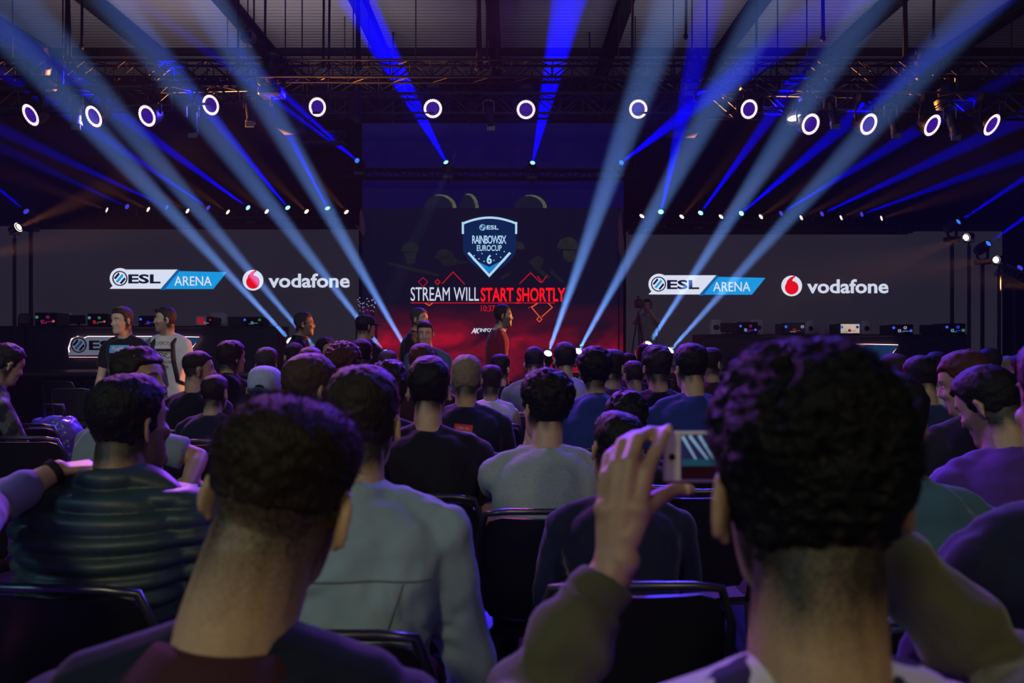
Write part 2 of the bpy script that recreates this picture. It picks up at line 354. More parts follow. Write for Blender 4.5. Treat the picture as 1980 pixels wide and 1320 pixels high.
# centre screen: night sky over red smoke
def smoke_mat():
    m = bpy.data.materials.new('led_red_smoke_picture'); m.use_nodes = True; t = m.node_tree; bs = t.nodes['Principled BSDF']; L = t.links.new
    bs.inputs['Base Color'].default_value = (.01, .01, .012, 1); bs.inputs['Roughness'].default_value = .7
    tc = t.nodes.new('ShaderNodeTexCoord'); mp = t.nodes.new('ShaderNodeMapping'); mp.inputs['Scale'].default_value = (.55, 1, 1.15); L(tc.outputs['Object'], mp.inputs['Vector'])
    nz = t.nodes.new('ShaderNodeTexNoise'); nz.inputs['Scale'].default_value = 1.25; nz.inputs['Detail'].default_value = 5; nz.inputs['Roughness'].default_value = .55; nz.inputs['Distortion'].default_value = .5; L(mp.outputs[0], nz.inputs['Vector'])
    sp = t.nodes.new('ShaderNodeSeparateXYZ'); L(tc.outputs['Object'], sp.inputs[0])
    hr = t.nodes.new('ShaderNodeMapRange'); hr.inputs['From Min'].default_value = 1.75; hr.inputs['From Max'].default_value = .85; L(sp.outputs['Z'], hr.inputs['Value'])   # height in the picture
    ad = t.nodes.new('ShaderNodeMath'); ad.operation = 'MULTIPLY_ADD'; ad.inputs[1].default_value = 2.6; ad.inputs[2].default_value = -.80; L(nz.outputs[0], ad.inputs[0])
    mu = t.nodes.new('ShaderNodeMath'); mu.operation = 'MULTIPLY'; mu.use_clamp = True; L(ad.outputs[0], mu.inputs[0]); L(hr.outputs[0], mu.inputs[1])
    rp = t.nodes.new('ShaderNodeValToRGB'); el = rp.color_ramp.elements; el[0].position = 0; el[0].color = (*lin(5, 6, 28), 1); el[1].position = 1; el[1].color = (*lin(196, 12, 40), 1)
    e_ = el.new(.25); e_.color = (*lin(58, 6, 26), 1); e_ = el.new(.6); e_.color = (*lin(118, 8, 34), 1); L(mu.outputs[0], rp.inputs[0])
    L(rp.outputs[0], bs.inputs['Emission Color']); bs.inputs['Emission Strength'].default_value = 1; m.cycles.emission_sampling = 'NONE'; return m
DC = 17.0
cs = empty('led_screen', P(952, 738, DC)); tag(cs, 'main LED screen with shield emblem, countdown lettering and red smoke', 'screen')
coff = -cs.location
def cb(mb, name, m, par=None):
    for i in range(len(mb.v)): mb.v[i] = mb.v[i] + coff
    return mb.build(name, m, par or cs)
def ct(*a, **k):
    o = text(*a, **k); c = co_of(o.data) + np.array(coff); o.data.vertices.foreach_set('co', c.astype(np.float32).ravel()); o.data.update(); o.parent = cs; return o
b = MB(); px_box(b, 700, 1205, 402, 738, DC, .12); cb(b, 'screen_panel', smoke_mat())
d = DC - .014
OLV = led_mat('led_dim_olive_picture', (5, 7, 18), (38, 42, 32), 9); OLV2 = led_mat('led_faint_olive_picture', (8, 9, 22), (26, 30, 30), 7)
def helmet(cx, cy, r, m, cut=None, sx=1.0):
    mb = MB(); pts = circ(cx, cy, r * sx, 22, PI, 2 * PI, r * .88)
    if cut is None: pts += [(cx + r * sx, cy + r * .22), (cx + r * .75 * sx, cy + r * .3), (cx - r * .8 * sx, cy + r * .24), (cx - r * 1.08 * sx, cy + r * .12)]
    px_plate(mb, pts, d); return mb
for cx, cy, r, m in ((793, 482, 17, OLV2), (860, 497, 18, OLV2), (1098, 476, 20, OLV), (1000, 478, 14, OLV)): cb(helmet(cx, cy, r, m), 'picture_helmet', m)
b = MB(); px_plate(b, [(1088, 484), (1112, 484), (1110, 503), (1100, 507), (1089, 498)], d); cb(b, 'picture_visor', OLV); b = MB(); px_plate(b, [(781, 490), (806, 487), (803, 508), (788, 512)], d); cb(b, 'picture_visor', OLV2)
for pts in ([(748, 506), (775, 512), (812, 520), (850, 530), (846, 534), (800, 525), (752, 511)], [(846, 500), (868, 492), (892, 506), (880, 512), (858, 512)], [(850, 512), (900, 505), (904, 508), (868, 514)], [(1022, 505), (1040, 494), (1052, 500), (1046, 520), (1066, 536), (1058, 540), (1034, 520)],
            [(1066, 520), (1092, 545), (1088, 548), (1064, 528)], [(966, 536), (985, 526), (988, 530), (972, 540)]):
    b = MB(); px_plate(b, pts, d); cb(b, 'picture_soldier', OLV2)
# shield emblem
arc = [(895 + 103 * t_, 432 - 11.5 * math.sin(PI * t_) ** .9) for t_ in np.linspace(0, 1, 15)]
b = MB(); px_plate(b, arc + [(998, 470), (997, 488), (985, 506), (946, 534), (908, 506), (896, 488), (895, 470)], d - .004); cb(b, 'shield', SHN)
b = MB()
for i in range(14): px_bar(b, arc[i], arc[i + 1], 4, d - .018)
px_bar(b, (895, 431), (895, 450), 4, d - .018); px_bar(b, (998, 431), (998, 450), 4, d - .018)
px_plate(b, [(903.5, 489.5), (946, 536), (988.5, 489.5), (984.5, 487), (946, 529.5), (907.5, 487)], d - .018); cb(b, 'shield_border', PALEB)
b = MB(); px_plate(b, [(912, 500), (946, 516), (980, 499), (977, 504), (946, 531), (915, 504)], d - .015); cb(b, 'shield_chevron', SHB)
r_, k_, bl = MB(), MB(), MB(); esl_emblem(r_, k_, bl, 933, 439.5, 6, d - .018); cb(r_, 'emblem_ring', PALEB); cb(k_, 'emblem_bar', PALEB); cb(bl, 'emblem_bar', SHB)
ct('lettering', 'ESL', 941, 964, 435.5, 443.5, d - .018, PALEB, bold=.02)
ct('lettering', 'RAINBOWSIX', 913, 979, 455, 471, d - .018, PALEB, bold=.012, space=.86)
ct('lettering', 'EUROCUP', 922, 970, 473.5, 485, d - .018, PALEB, bold=.012)
ct('numeral', '6', 941, 951, 492, 510, d - .018, PALEB, bold=.03)
b = MB()
for x, y in ((917, 494), (926, 500), (932, 490), (960, 491), (968, 497), (975, 486), (955, 503), (936, 505)): px_plate(b, circ(x, y, 1.1, 8), d - .018)
cb(b, 'star_dot', PALEB)
ct('lettering', 'STREAM WILL', 794, 926, 555, 581.5, d, LETW); ct('lettering', 'START SHORTLY', 929.5, 1093, 556, 583, d, REDT, bold=.02)
ct('clock_digits', '10:37', 930, 957, 590, 602, d, REDD, bold=.012)
b = MB(); px_bar(b, (795, 585.5), (1072, 585.5), 1.6, d); px_plate(b, circ(1001, 585.5, 6, 16, ry=1.6), d - .004)
def diamond(cx, cy, r, w=1.5):
    pts = [(cx, cy - r), (cx + r, cy), (cx, cy + r), (cx - r, cy)]
    for i in range(4): px_bar(b, pts[i], pts[(i + 1) % 4], w, d)
for pts in ([(855, 548), (876, 525.5), (898, 549)], [(1005, 548), (1026, 527), (1045, 546)], [(1040, 534), (1048, 546), (1057, 533)], [(1022, 595), (1032, 590), (1038, 585)]):
    for i in range(len(pts) - 1): px_bar(b, pts[i], pts[i + 1], 1.6, d)
diamond(846, 545, 5); diamond(818, 545, 9, 1.0); cb(b, 'red_line_art', REDD)
b = MB()
for pts in ([(1040, 586), (1028, 594), (1043, 612)], [(1060, 586), (1068, 594), (1048, 612)], [(822, 586), (830, 590.5), (836, 586)]):
    for i in range(len(pts) - 1): px_bar(b, pts[i], pts[i + 1], 1.8, d)
diamond(1043, 617, 5); cb(b, 'orange_line_art', ORL)
ct('lettering', 'AK', 911, 928, 634, 644.5, d, LETW, bold=.03, shear=.3, space=.8); ct('lettering', 'INFORM', 928, 962, 634.5, 641.5, d, LETW, bold=.02)
# upper screen, hung a little behind the main one
us = empty('led_screen', P(952, 402, 17.4)); tag(us, 'upper LED strip above the main screen, cut-off soldier helmets along its lower edge', 'screen'); coff = -us.location; d = 17.384
b = MB(); px_box(b, 700, 1206, 238, 404, 17.4, .12); cb(b, 'screen_panel', led_mat('led_blue_haze_glow', (0, 0, 34), (2, 2, 66), .55), us)  # blue glow of the haze put into the panel's emission colour
b = MB()
for x in (760, 1140): px_bar(b, (x, 262), (x, 61), 3, 17.45, .03)
cb(b, 'hanger', STEEL, us)
HLM = led_mat('led_dim_helmet_picture', (3, 6, 30), (16, 22, 44), 6); HRM = led_mat('led_olive_rim_picture', (20, 26, 30), (104, 112, 74), 12)
for cx, cy, r, sx in ((851, 402, 30, 1.05), (907, 402, 32, .58), (1026, 402, 29, 1.08)):
    cb(helmet(cx, cy, r, HLM, 1, sx), 'picture_helmet', HLM, us); mb = MB()
    o_ = [(cx + r * sx * math.cos(t_), cy - r * .88 * math.sin(t_)) for t_ in np.linspace(0, 1.9, 14)]; i_ = [(cx - r * .16 + r * .92 * sx * math.cos(t_), cy - r * .80 * math.sin(t_)) for t_ in np.linspace(1.8, 0, 14)]
    for k in range(13): px_plate(mb, [o_[k], o_[k + 1], i_[12 - k], i_[13 - k]], d - .003)
    cb(mb, 'picture_helmet_rim', HRM, us)
# narrow pale flags at the screen edges
for px_, y0, y1, lb in ((697, 405, 455, 'narrow furled flag at the left edge of the main screen'), (1197, 410, 500, 'narrow furled flag at the right edge of the main screen')):
    e = empty('furled_flag', P(px_, 716, 16.6)); tag(e, lb, 'flag'); c = e.location; m_ = MB(); zt = P(px_, y0, 16.6).z - c.z; zb = P(px_, y1, 16.6).z - c.z
    m_.loft([[V((.012 + math.cos(a) * w + .05 * f, math.sin(a) * w * .5, zt + (zb - zt) * f)) for a in np.linspace(0, 2 * PI, 11)[:-1]] for f, w in ((0, .01), (.2, .045), (.5, .06), (.8, .07), (1, .03))])
    m_.build('flag_cloth', mat('flag_pinkish_cloth', (.30, .16, .18), .8), e, smooth=True); m_ = MB(); m_.cyl((0, .05, (DECK if px_ < 900 else .45) - c.z), (0, .05, zt + .1), .014); m_.build('flag_pole', STEEL, e)
# ---------------------------------------------------------------- desks with screens, computers and chairs
def desk(x0, x1, label, sign):
    yf = 14.5; z1 = P(0, 630 if sign == 0 else 646, yf).z; e = empty('gaming_desk', ((x0 + x1) / 2, yf, DECK)); tag(e, label, 'desk'); X = x1 - x0; h = z1 - DECK
    b = MB(); b.box((0, .40, h - .02), (X, .84, .04), .008); b.build('worktop', BLACKP, e)
    b = MB(); b.box((0, .02, (h - .04) / 2), (X, .03, h - .04)); b.build('front_panel', mat('desk_panel_navy', (.012, .016, .034), .5, noise=(2, .2)), e)
    for s_ in (-1, 1): b = MB(); b.box((s_ * (X / 2 - .02), .42, (h - .04) / 2), (.04, .76, h - .04)); b.build('side_panel', BLACKP, e)
    return e
desk(-10.6, P(535, 0, 14.5).x, 'long dark desk on the left stage platform, lit sign on its front', 0)
desk(P(1358, 0, 14.5).x, P(1870, 0, 14.5).x, 'long dark desk on the right stage platform', 1)
def desk_sign(x0, y0, label):
    d = 14.40; e = empty('illuminated_sign', P(x0 + 130, y0 + 42, d)); tag(e, label, 'sign'); off = -e.location
    def bl(mb, name, m):
        for i in range(len(mb.v)): mb.v[i] = mb.v[i] + off
        return mb.build(name, m, e)
    q = lambda L: [(x + x0, y + y0) for x, y in L]
    out = [(24, 6), (30, 6), (34, 1), (185, 1), (255, 2), (222, 42), (2, 42), (6, 34), (2, 24), (8, 8), (16, 2)]
    b = MB(); px_plate(b, q([(0, 35), (10, 18), (36, 2), (190, 2), (160, 36), (0, 38)]), d, .03); px_plate(b, q(circ(20, 18, 17)), d - .002, .03); bl(b, 'sign_plate', mat('sign_face_grey', (.42, .45, .55), .5, emit=(.17, .19, .27), strength=.5))
    b = MB(); px_plate(b, q([(193, 2), (255, 3), (226, 36), (163, 36)]), d, .03); bl(b, 'arena_plate', mat('sign_face_blue', (.05, .16, .36), .5, emit=(.01, .05, .14), strength=.5))
    b = MB(); px_plate(b, q([(0, 38.5), (226, 38.5), (222, 41), (2, 41)]), d, .03); bl(b, 'under_bar', mat('sign_navy', (.02, .03, .08), .5))
    r_, k_, bb = MB(), MB(), MB(); esl_emblem(r_, k_, bb, x0 + 20, y0 + 18, 15, d - .018); NV = mat('sign_navy', (.02, .03, .08), .5); bl(r_, 'emblem_ring', NV); bl(k_, 'emblem_bar', NV); bl(bb, 'emblem_bar', mat('sign_face_blue', (.05, .16, .36), .5))
    o = text('lettering', 'ESL', x0 + 40, x0 + 104, y0 + 9, y0 + 28, d - .016, NV, bold=.03); c = co_of(o.data) + np.array(off); o.data.vertices.foreach_set('co', c.astype(np.float32).ravel()); o.data.update(); o.parent = e
    g = glow('sign_backlight', (255, 190, 190), 3.0); g.cycles.emission_sampling = 'AUTO'
    b = MB(); pts = q([(2, 36), (0, 24), (6, 6), (18, 1), (30, 4), (38, 1), (190, 1), (252, 2.5)])
    for i in range(len(pts) - 1): px_bar(b, pts[i], pts[i + 1], 1.1, d + .036, .02)
    px_bar(b, (x0 + 2, y0 + 41), (x0 + 222, y0 + 41), 1.1, d + .036, .02); px_bar(b, (x0 + 252, y0 + 5), (x0 + 226, y0 + 40), 1.1, d + .036, .02); bl(b, 'backlight_strip', g)
    return e
desk_sign(132, 649, 'backlit white sign on the front of the left desk'); desk_sign(1484, 664, 'backlit sign on the front of the right desk, mostly hidden by a head')
RGB = [glow('fan_magenta', (120, 26, 100)), glow('fan_green', (40, 130, 80)), glow('fan_blue', (40, 60, 200)), glow('fan_red', (150, 34, 30)), glow('fan_cyan', (80, 140, 160)), glow('fan_white', (150, 150, 165))]
GLS = mat('case_dark_glass', (.012, .012, .016), .15); CASEW = mat('case_white', (.55, .55, .58), .4)
def computer(px_, py0, py1, w, cols, label, body=None, lit=None):
    d = 14.75; a = P(px_ - w / 2, py0, d); c = P(px_ + w / 2, py1, d); c.z = P(0, 630 if px_ < 990 else 646, 14.5).z + .002; X, Z = c.x - a.x, a.z - c.z; e = empty('gaming_computer', ((a.x + c.x) / 2, d, c.z)); tag(e, label, 'computer', 'lit computers on the stage desks')
    b = MB(); b.box((0, .22, Z / 2), (X, .42, Z), .012); b.build('case', body or BLACKP, e)
    b = MB(); b.box((X * .04, -.002, Z * .52), (X * .86, .012, Z * .84), .004); b.build('side_window', lit or GLS, e)
    n = len(cols)
    for i, k in enumerate(cols):
        u = -X * .36 + X * .72 * (i / max(n - 1, 1)); v = Z * (.36 if i % 2 else .66); r = X * .066
        f = MB(); f.lathe([(r, -.004), (r, .008), (r * .62, .008), (r * .62, -.004), (r, -.004)], (u, -.014, v), Quaternion((1, 0, 0), PI / 2), 18); f.build('fan_ring', RGB[k], e)
        f = MB(); f.lathe([(r * .5, -.002), (r * .2, .004)], (u, -.012, v), Quaternion((1, 0, 0), PI / 2), 14); f.build('fan_hub', RGB[(k + 2) % 6] if i % 3 == 0 else GLS, e)
    for i in range(2): f = MB(); f.box((X * (-.05 + .2 * i), -.012, Z * (.22 + .1 * i)), (X * .24, .008, Z * .05)); f.build('light_bar', RGB[cols[-1 - i % n]], e)
    return e
for px_, y0, y1, w, cl, lb in ((88, 604, 627, 44, (1, 0, 0, 3), 'magenta and green lit computer leftmost on the left desk'), (188, 606, 628, 40, (4, 3, 1, 3), 'red and cyan lit computer second on the left desk'), (287, 610, 628, 40, (2, 2, 0), 'blue lit computer behind the man in the black tee'),
                               (396, 612, 630, 30, (3, 5, 3), 'red lit computer beside the white headrest on the left desk'), (488, 612, 631, 40, (2, 4, 1), 'blue lit computer at the right end of the left desk')): computer(px_, y0, y1, w, cl, lb)
for px_, y0, y1, w, cl, lb, lit in ((1446, 622, 643, 40, (2, 5, 0, 2), 'blue and white lit computer first on the right desk', None), (1535, 624, 645, 44, (2, 3, 5), 'computer with blue fan and grey window second on the right desk', mat('window_grey', (.10, .10, .11), .3)),
                                    (1642, 625, 645, 42, (2, 3, 2), 'computer with bright cream window on the right desk', glow('window_cream', (196, 176, 158))), (1744, 627, 645, 46, (2, 5, 5, 2), 'computer with white ring and blue fans on the right desk', None), (1846, 625, 647, 44, (2, 4, 2, 1), 'blue and green lit computer at the right end of the right desk', None)): computer(px_, y0, y1, w, cl, lb, None, lit)
def gaming_chair(px_, py0, w, label, col, seat_y=15.75):
    d = 15.75; t = P(px_, py0, d); e = empty('gaming_chair', (t.x, d, DECK)); tag(e, label, 'chair', 'gaming chairs at the stage desks'); h = t.z - DECK; W_ = w / F * d
    m_ = mat('chair_' + col, (.50, .50, .52) if col == 'white' else (.02, .02, .024), .5)
    secs = [(h, .62), (h - .04, .9), (h - .14, 1.0), (h - .26, .92), (h - .34, 1.15), (h - .6, 1.25), (h - .85, 1.1)]
    b = MB(); b.loft([[V((math.copysign(abs(math.cos(a)) ** .6, math.cos(a)) * W_ / 2 * f, math.copysign(abs(math.sin(a)) ** .7, math.sin(a)) * .055, z)) for a in np.linspace(0, 2 * PI, 21)[:-1]] for z, f in secs]); b.build('backrest', m_, e, smooth=True)
    b = MB(); b.box((0, -.01, h - .16), (W_ * .5, .16, .10), .03); b.build('head_pillow', BLACKP, e)
    b = MB(); b.box((0, -.25, .48), (.5, .5, .1), .04); b.build('seat', m_, e); b = MB(); b.cyl((0, -.22, .1), (0, -.22, .45), .03); b.build('gas_lift', STEEL, e)
    b = MB()
    for i in range(5): a = 2 * PI * i / 5; b.tube([(0, -.22, .1), (.3 * math.cos(a), -.22 + .3 * math.sin(a), .05)], .025); b.ell((.3 * math.cos(a), -.22 + .3 * math.sin(a), .03), .03)
    b.build('wheel_base', BLACKP, e)
for px_, y_, w, lb, c_ in ((129, 604, 22, 'white headrest gaming chair first behind the left desk', 'white'), (422, 604, 34, 'white gaming chair turned behind the left desk near its right end', 'white'), (50, 606, 30, 'black gaming chair at the far left end of the left desk', 'black'),
                        (1384, 618, 24, 'white gaming chair at the left end of the right desk', 'white'), (1463, 618, 30, 'white topped gaming chair behind the first computer of the right desk', 'white'), (1566, 620, 18, 'white gaming chair behind the grey-window computer', 'white'), (1674, 620, 20, 'white gaming chair beside the cream-window computer', 'white')): gaming_chair(px_, y_, w, lb, c_)
def monitor(px_, py0, w, h, label, disc=None):
    d = 14.75; a = P(px_, py0, d); zt = P(0, 630 if px_ < 990 else 646, 14.5).z + .002; e = empty('monitor', (a.x, d, zt)); tag(e, label, 'monitor'); X, Z = w / F * d, h / F * d; top = a.z - zt
    b = MB(); b.box((0, 0, top - Z / 2), (X, .04, Z), .01); b.build('back_shell', disc or BLACKP, e); b = MB(); b.box((0, .03, (top - Z) / 2 + .02), (.05, .03, max(top - Z, .02) + .06)); b.build('stand', BLACKP, e); b = MB(); b.box((0, .04, .008), (.22, .18, .016), .004); b.build('foot', BLACKP, e)
    return e
monitor(48, 608, 22, 17, 'grey monitor back at the far left of the left desk', mat('monitor_grey', (.10, .10, .12), .5)); monitor(150, 609, 30, 17, 'black monitor back between first and second lit computers, left desk'); monitor(455, 612, 28, 17, 'black monitor back beside the last computer of the left desk'); monitor(1408, 624, 30, 18, 'black monitor back at the left end of the right desk'); monitor(1800, 628, 44, 17, 'black monitor back between last two computers, right desk')
mo = monitor(389, 611, 22, 19, 'white monitor back with round red emblem on the left desk', CASEW)
b = MB(); b.lathe([(.07, 0), (.07, .006)], (0, -.022, P(0, 620, 14.75).z - mo.location.z), Quaternion((1, 0, 0), PI / 2)); b.build('red_emblem', mat('emblem_red', (.5, .02, .03), .4, emit=(.4, .01, .02), strength=.6), mo)
# spiked trophy on the low platform
tr = empty('spiked_trophy', P(709, 0, 13.9).xy.to_3d() + V((0, 0, .45))); tag(tr, 'silver spiked crown trophy on a dark plinth behind the man in the cap', 'trophy'); zb = P(0, 612, 13.9).z - .45
b = MB(); b.box((0, 0, (zb - .12) / 2), (.34, .34, zb - .12), .02); b.build('plinth', BLACKP, tr)
CHR = mat('polished_silver', (.75, .76, .8), .15, 1.0)
b = MB(); b.lathe([(.08, zb - .12), (.11, zb - .10), (.10, zb - .04), (.12, zb + .02), (.112, zb + .02), (.09, zb - .03)], (0, 0, 0), None, 20); b.build('crown_band', CHR, tr, smooth=True)
for i in range(11):
    a = 2 * PI * i / 11; r = .115; p0 = V((r * math.cos(a), r * math.sin(a), zb)); p1 = V((1.45 * r * math.cos(a), 1.45 * r * math.sin(a), zb + .30 + .12 * ((i * 5) % 4) / 3)); b = MB(); b.tube([p0, p0.lerp(p1, .5) + V((0, 0, -.01)), p1], [.013, .009, .003], 6); s_ = b.build('spike', CHR, tr)
    b = MB()
    for f in (.3, .55, .8): b.ell(p0.lerp(p1, f), .011, None, 6, 4)
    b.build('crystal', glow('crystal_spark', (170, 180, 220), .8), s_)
# tripod with broadcast camera, in front of the operator
tp = empty('video_camera', P(1234, 0, 14.0).xy.to_3d() + V((0, 0, .45))); tag(tp, 'video camera on a tripod at the right edge of the main screen', 'camera'); zt = P(0, 592, 14.0).z - .45
for i in range(3): a = 2 * PI * i / 3 + .5; b = MB(); b.tube([(0, 0, zt - .1), (.26 * math.cos(a), .26 * math.sin(a), .01)], .016); b.build('leg', BLACKP, tp)
b = MB(); b.box((0, 0, zt + .05), (.10, .34, .16), .02); b.build('camera_body', BLACKP, tp); b = MB(); b.cyl((0, -.17, zt + .05), (0, -.32, zt + .05), .05, .06, 16); b.build('camera_lens', BLACKP, tp); b = MB(); b.box((0, 0, zt + .18), (.02, .18, .02)); b.cyl((0, 0, zt + .12), (0, 0, zt + .19), .012); b.build('top_handle', BLACKP, tp)
# ================================================================ truss rig and lamps
TR = []
def tie(p):            # nearest point on the underside of a truss
    best = None
    for a, b, s in TR:
        u = b - a; f = min(max((p - a).dot(u) / u.length_squared, 0), 1); q = a + u * f - V((0, 0, s * .5 - .03))
        if best is None or (q - p).length < (best - p).length: best = q
    return best
def truss(label, a, b, s, pitch=None, m=None, hang=()):
    """box truss between two points: four chords, zig-zag braces"""
    a, b = V(a), V(b); TR.append((a, b, s)); e = empty('lighting_truss', a); tag(e, label, 'truss'); v = b - a; L = v.length; u = v.normalized(); w = V((0, 0, 1)); q = u.cross(w).normalized(); w = q.cross(u); m = m or ALU; h = s / 2
    for i in (-1, 1):
        for j in (-1, 1): c = MB(); o = q * h * i + w * h * j; c.tube([o, o + u * L], .024, 8); c.build('chord', m, e, smooth=True)
    n = max(2, round(L / (pitch or s))); c = MB()
    for k in range(n):
        p0, p1 = u * L * k / n, u * L * (k + 1) / n; z = 1 if k % 2 else -1
        for i in (-1, 1): c.tube([p0 + q * h * i - w * h * z, p1 + q * h * i + w * h * z], .011, 6)
        for j in (-1, 1): c.tube([p0 + w * h * j - q * h * z, p1 + w * h * j + q * h * z], .010, 5)
        for i in (-1, 1): c.tube([p0 + q * h * i - w * h, p0 + q * h * i + w * h], .010, 5)
    c.build('brace', m, e)
    for f in hang: p = v * f; c = MB(); c.tube([p + V((0, 0, h)), p + V((0, 0, 8.49 - (a + p).z))], .012, 6); c.build('hanger', CAB, e)
    return e
CAB = mat('black_cable', (.004, .004, .005), .7)
def XZ(px, py, d): return P(px, py, d)
truss('long black upper truss spanning the whole hall above the lamps', XZ(-60, 138, 13.0), XZ(2040, 138, 13.0), .28, .34, STEEL, (.04, .96))
truss('silver truss carrying the ring lamps above the main screen', XZ(610, 205, 14.2), XZ(1470, 205, 14.2), .36, .42, None, (.12, .88))
truss('silver truss carrying the ring lamps on the left', XZ(-60, 198, 12.3), XZ(505, 186, 13.6), .32, .38, None, (.3, .95))
truss('silver truss carrying the ring lamps on the right', XZ(1478, 196, 13.6), XZ(2040, 208, 12.3), .32, .38, None, (.05,))
truss('black truss high behind the ring lamps', XZ(300, 168, 15.5), XZ(1700, 168, 15.5), .30, .5, STEEL, (.1, .36, .64, .9))
truss('black truss on top of the left LED wall', XZ(40, 431, 16.78), XZ(690, 431, 16.78), .20, .3, STEEL)
truss('black truss on top of the right LED wall', XZ(1216, 441, 16.78), XZ(1760, 441, 16.78), .20, .3, STEEL)
truss('short truss over the main screen, carrying the blue beams', XZ(655, 336, 16.6), XZ(1240, 338, 16.6), .18, .3, STEEL, (.02, .98))
truss('short bright truss stub hanging left of the main screen', XZ(585, 267, 15.0), XZ(668, 267, 15.0), .20, .22, ALU, (.5,))
truss('leaning truss tower at the right edge beside the side lamps', XZ(1935, 520, 14.5), XZ(2010, 560, 14.5), .2, .25, ALU)
def face(n): return V(n).to_track_quat('-Z', 'Y')
def moving_head(pos, aim, size, label, lens, group, hang=False, k=1.0, body=None, attach=True):
    """base, yoke, head and lens; pos is the lens centre, the head points along aim; size = lens radius"""
    aim = V(aim).normalized(); s = size / .055; pos = V(pos); up = -1 if hang else 1; cen = pos - aim * .16 * s; q = aim.to_track_quat('Z', 'Y')
    basez = -up * .27 * s; e = empty('moving_head_light', cen + V((0, 0, basez - up * .05 * s))); tag(e, label, 'stage light', group); o = cen - e.location; bm_ = body or BLACKP
    b = MB(); b.box(o + V((0, 0, basez)), (.26 * s, .20 * s, .10 * s), .02 * s); b.build('base', bm_, e)
    side = V((aim.y, -aim.x, 0)); side = side.normalized() if side.length > .05 else V((1, 0, 0)); b = MB()
    for i in (-1, 1): b.tube([o + V((0, 0, basez + up * .05 * s)) + side * .06 * i * s, o + V((0, 0, basez + up * .08 * s)) + side * .125 * i * s, o + side * .125 * i * s], [.022 * s, .024 * s, .028 * s], 8)
    b.build('yoke', bm_, e, smooth=True)
    b = MB(); b.lathe([(.05, -.17), (.085, -.14), (.10, -.06), (.098, .04), (.078, .10), (.074, .158), (.062, .158), (.060, .14)], o, q, 22)
    for i in range(len(b.v)): b.v[i] = o + (b.v[i] - o) * s
    hd = b.build('head', bm_, e, smooth='auto')
    b = MB(); b.lathe([(.060 * s, .0), (.045 * s, .012 * s), (.02 * s, .019 * s), (.002 * s, .021 * s)], o + q @ V((0, 0, .142 * s)), q, 20); b.build('lens', lens, hd, smooth=True)
    if attach: b = MB(); b.tube([o + V((0, 0, basez - up * .05 * s)), o + V((0, 0, basez - up * .14 * s))], .02 * s, 8); b.build('clamp', STEEL, e)
    return e
L_BLUE = glow('lens_bright_cyan', (150, 215, 255), 1.6); L_MID = glow('lens_blue', (60, 130, 255), 1.0); L_DIM = glow('lens_violet', (70, 60, 220), .9); L_WHITE = glow('lens_white', (215, 235, 255), 2.2); L_WARM = glow('lens_warm', (255, 228, 205), 2.4); L_OFF = mat('lens_off', (.02, .02, .03), .1)
NTH = ('first', 'second', 'third', 'fourth', 'fifth', 'sixth', 'seventh', 'eighth', 'ninth', 'tenth')
BLUE = (.0, .0, 1.0)
# blue beams: lens pixel, a pixel further along the beam, depths, strength, lens, label
def blue(a, b, d0, d1, e, lens, label, ang=4.3, r=.055, col=BLUE, blend=.35, stand=0):
    p, t = P(*a, d0), P(*b, d1); ai = (t - p).normalized(); m_ = moving_head(p, ai, r, label, lens, 'blue beam lights')
    if stand: c = MB(); c.cyl((0, 0, .02), (0, 0, DECK - m_.location.z), .035); c.build('stand_pole', STEEL, m_)
    if e: beam(p + ai * .03, t, col, e, ang, blend, .02)
KB = 130000
for i, (a, b, k, ln) in enumerate((((690, 310), (600, 236), .7, L_MID), ((862, 313), (690, 0), 1.5, L_BLUE), ((1030, 314), (1100, 0), 1.5, L_BLUE), ((1202, 314), (1290, 246), .7, L_MID))):
    blue(a, b, 16.3, 12.6 if 0 < i < 3 else 14.2, KB * k * 1.4, ln, 'blue beam light %s from the left on the truss over the main screen' % NTH[i], 9.0 if i in (1, 2) else 5.5, .05)
for i, (a, b, k, ln) in enumerate((((245, 399), (0, 285), .16, L_DIM), ((322, 400), (0, 250), .4, L_DIM), ((402, 401), (140, 225), .7, L_DIM), ((479, 401), (250, 235), 1.0, L_BLUE), ((556, 401), (390, 200), 1.1, L_BLUE), ((633, 402), (500, 150), 1.1, L_BLUE))):
    blue(a, b, 16.78, 13.8, KB * k, ln, 'blue beam light %s from the left on the left LED screen' % NTH[i])
for i, (a, b, k, ln) in enumerate((((1278, 409), (1312, 262), 1.3, L_BLUE), ((1355, 411), (1490, 225), 1.1, L_BLUE), ((1434, 412), (1600, 270), 1.1, L_BLUE), ((1511, 412), (1760, 260), .8, L_DIM), ((1590, 413), (1860, 285), .7, L_DIM), ((1667, 414), (1980, 300), .5, L_DIM))):
    blue(a, b, 16.78, 13.8, KB * k, ln, 'blue beam light %s from the left on the right LED screen' % NTH[i])
blue((50, 408), (-60, 318), 15.0, 13.5, KB * .5, L_DIM, 'blue beam light alone at the left edge above the orange lamp', stand=1)
blue((1854, 428), (2010, 325), 15.0, 13.6, KB * .7, L_MID, 'blue beam light upper of the two at the right edge', stand=1)
blue((1912, 470), (2030, 385), 14.6, 13.4, KB * .7, L_MID, 'blue beam light below the upper one at the right edge', stand=1)
blue((1973, 517), (2040, 470), 14.4, 13.6, 0, L_DIM, 'violet lens of the lowest beam light at the right edge', stand=1)
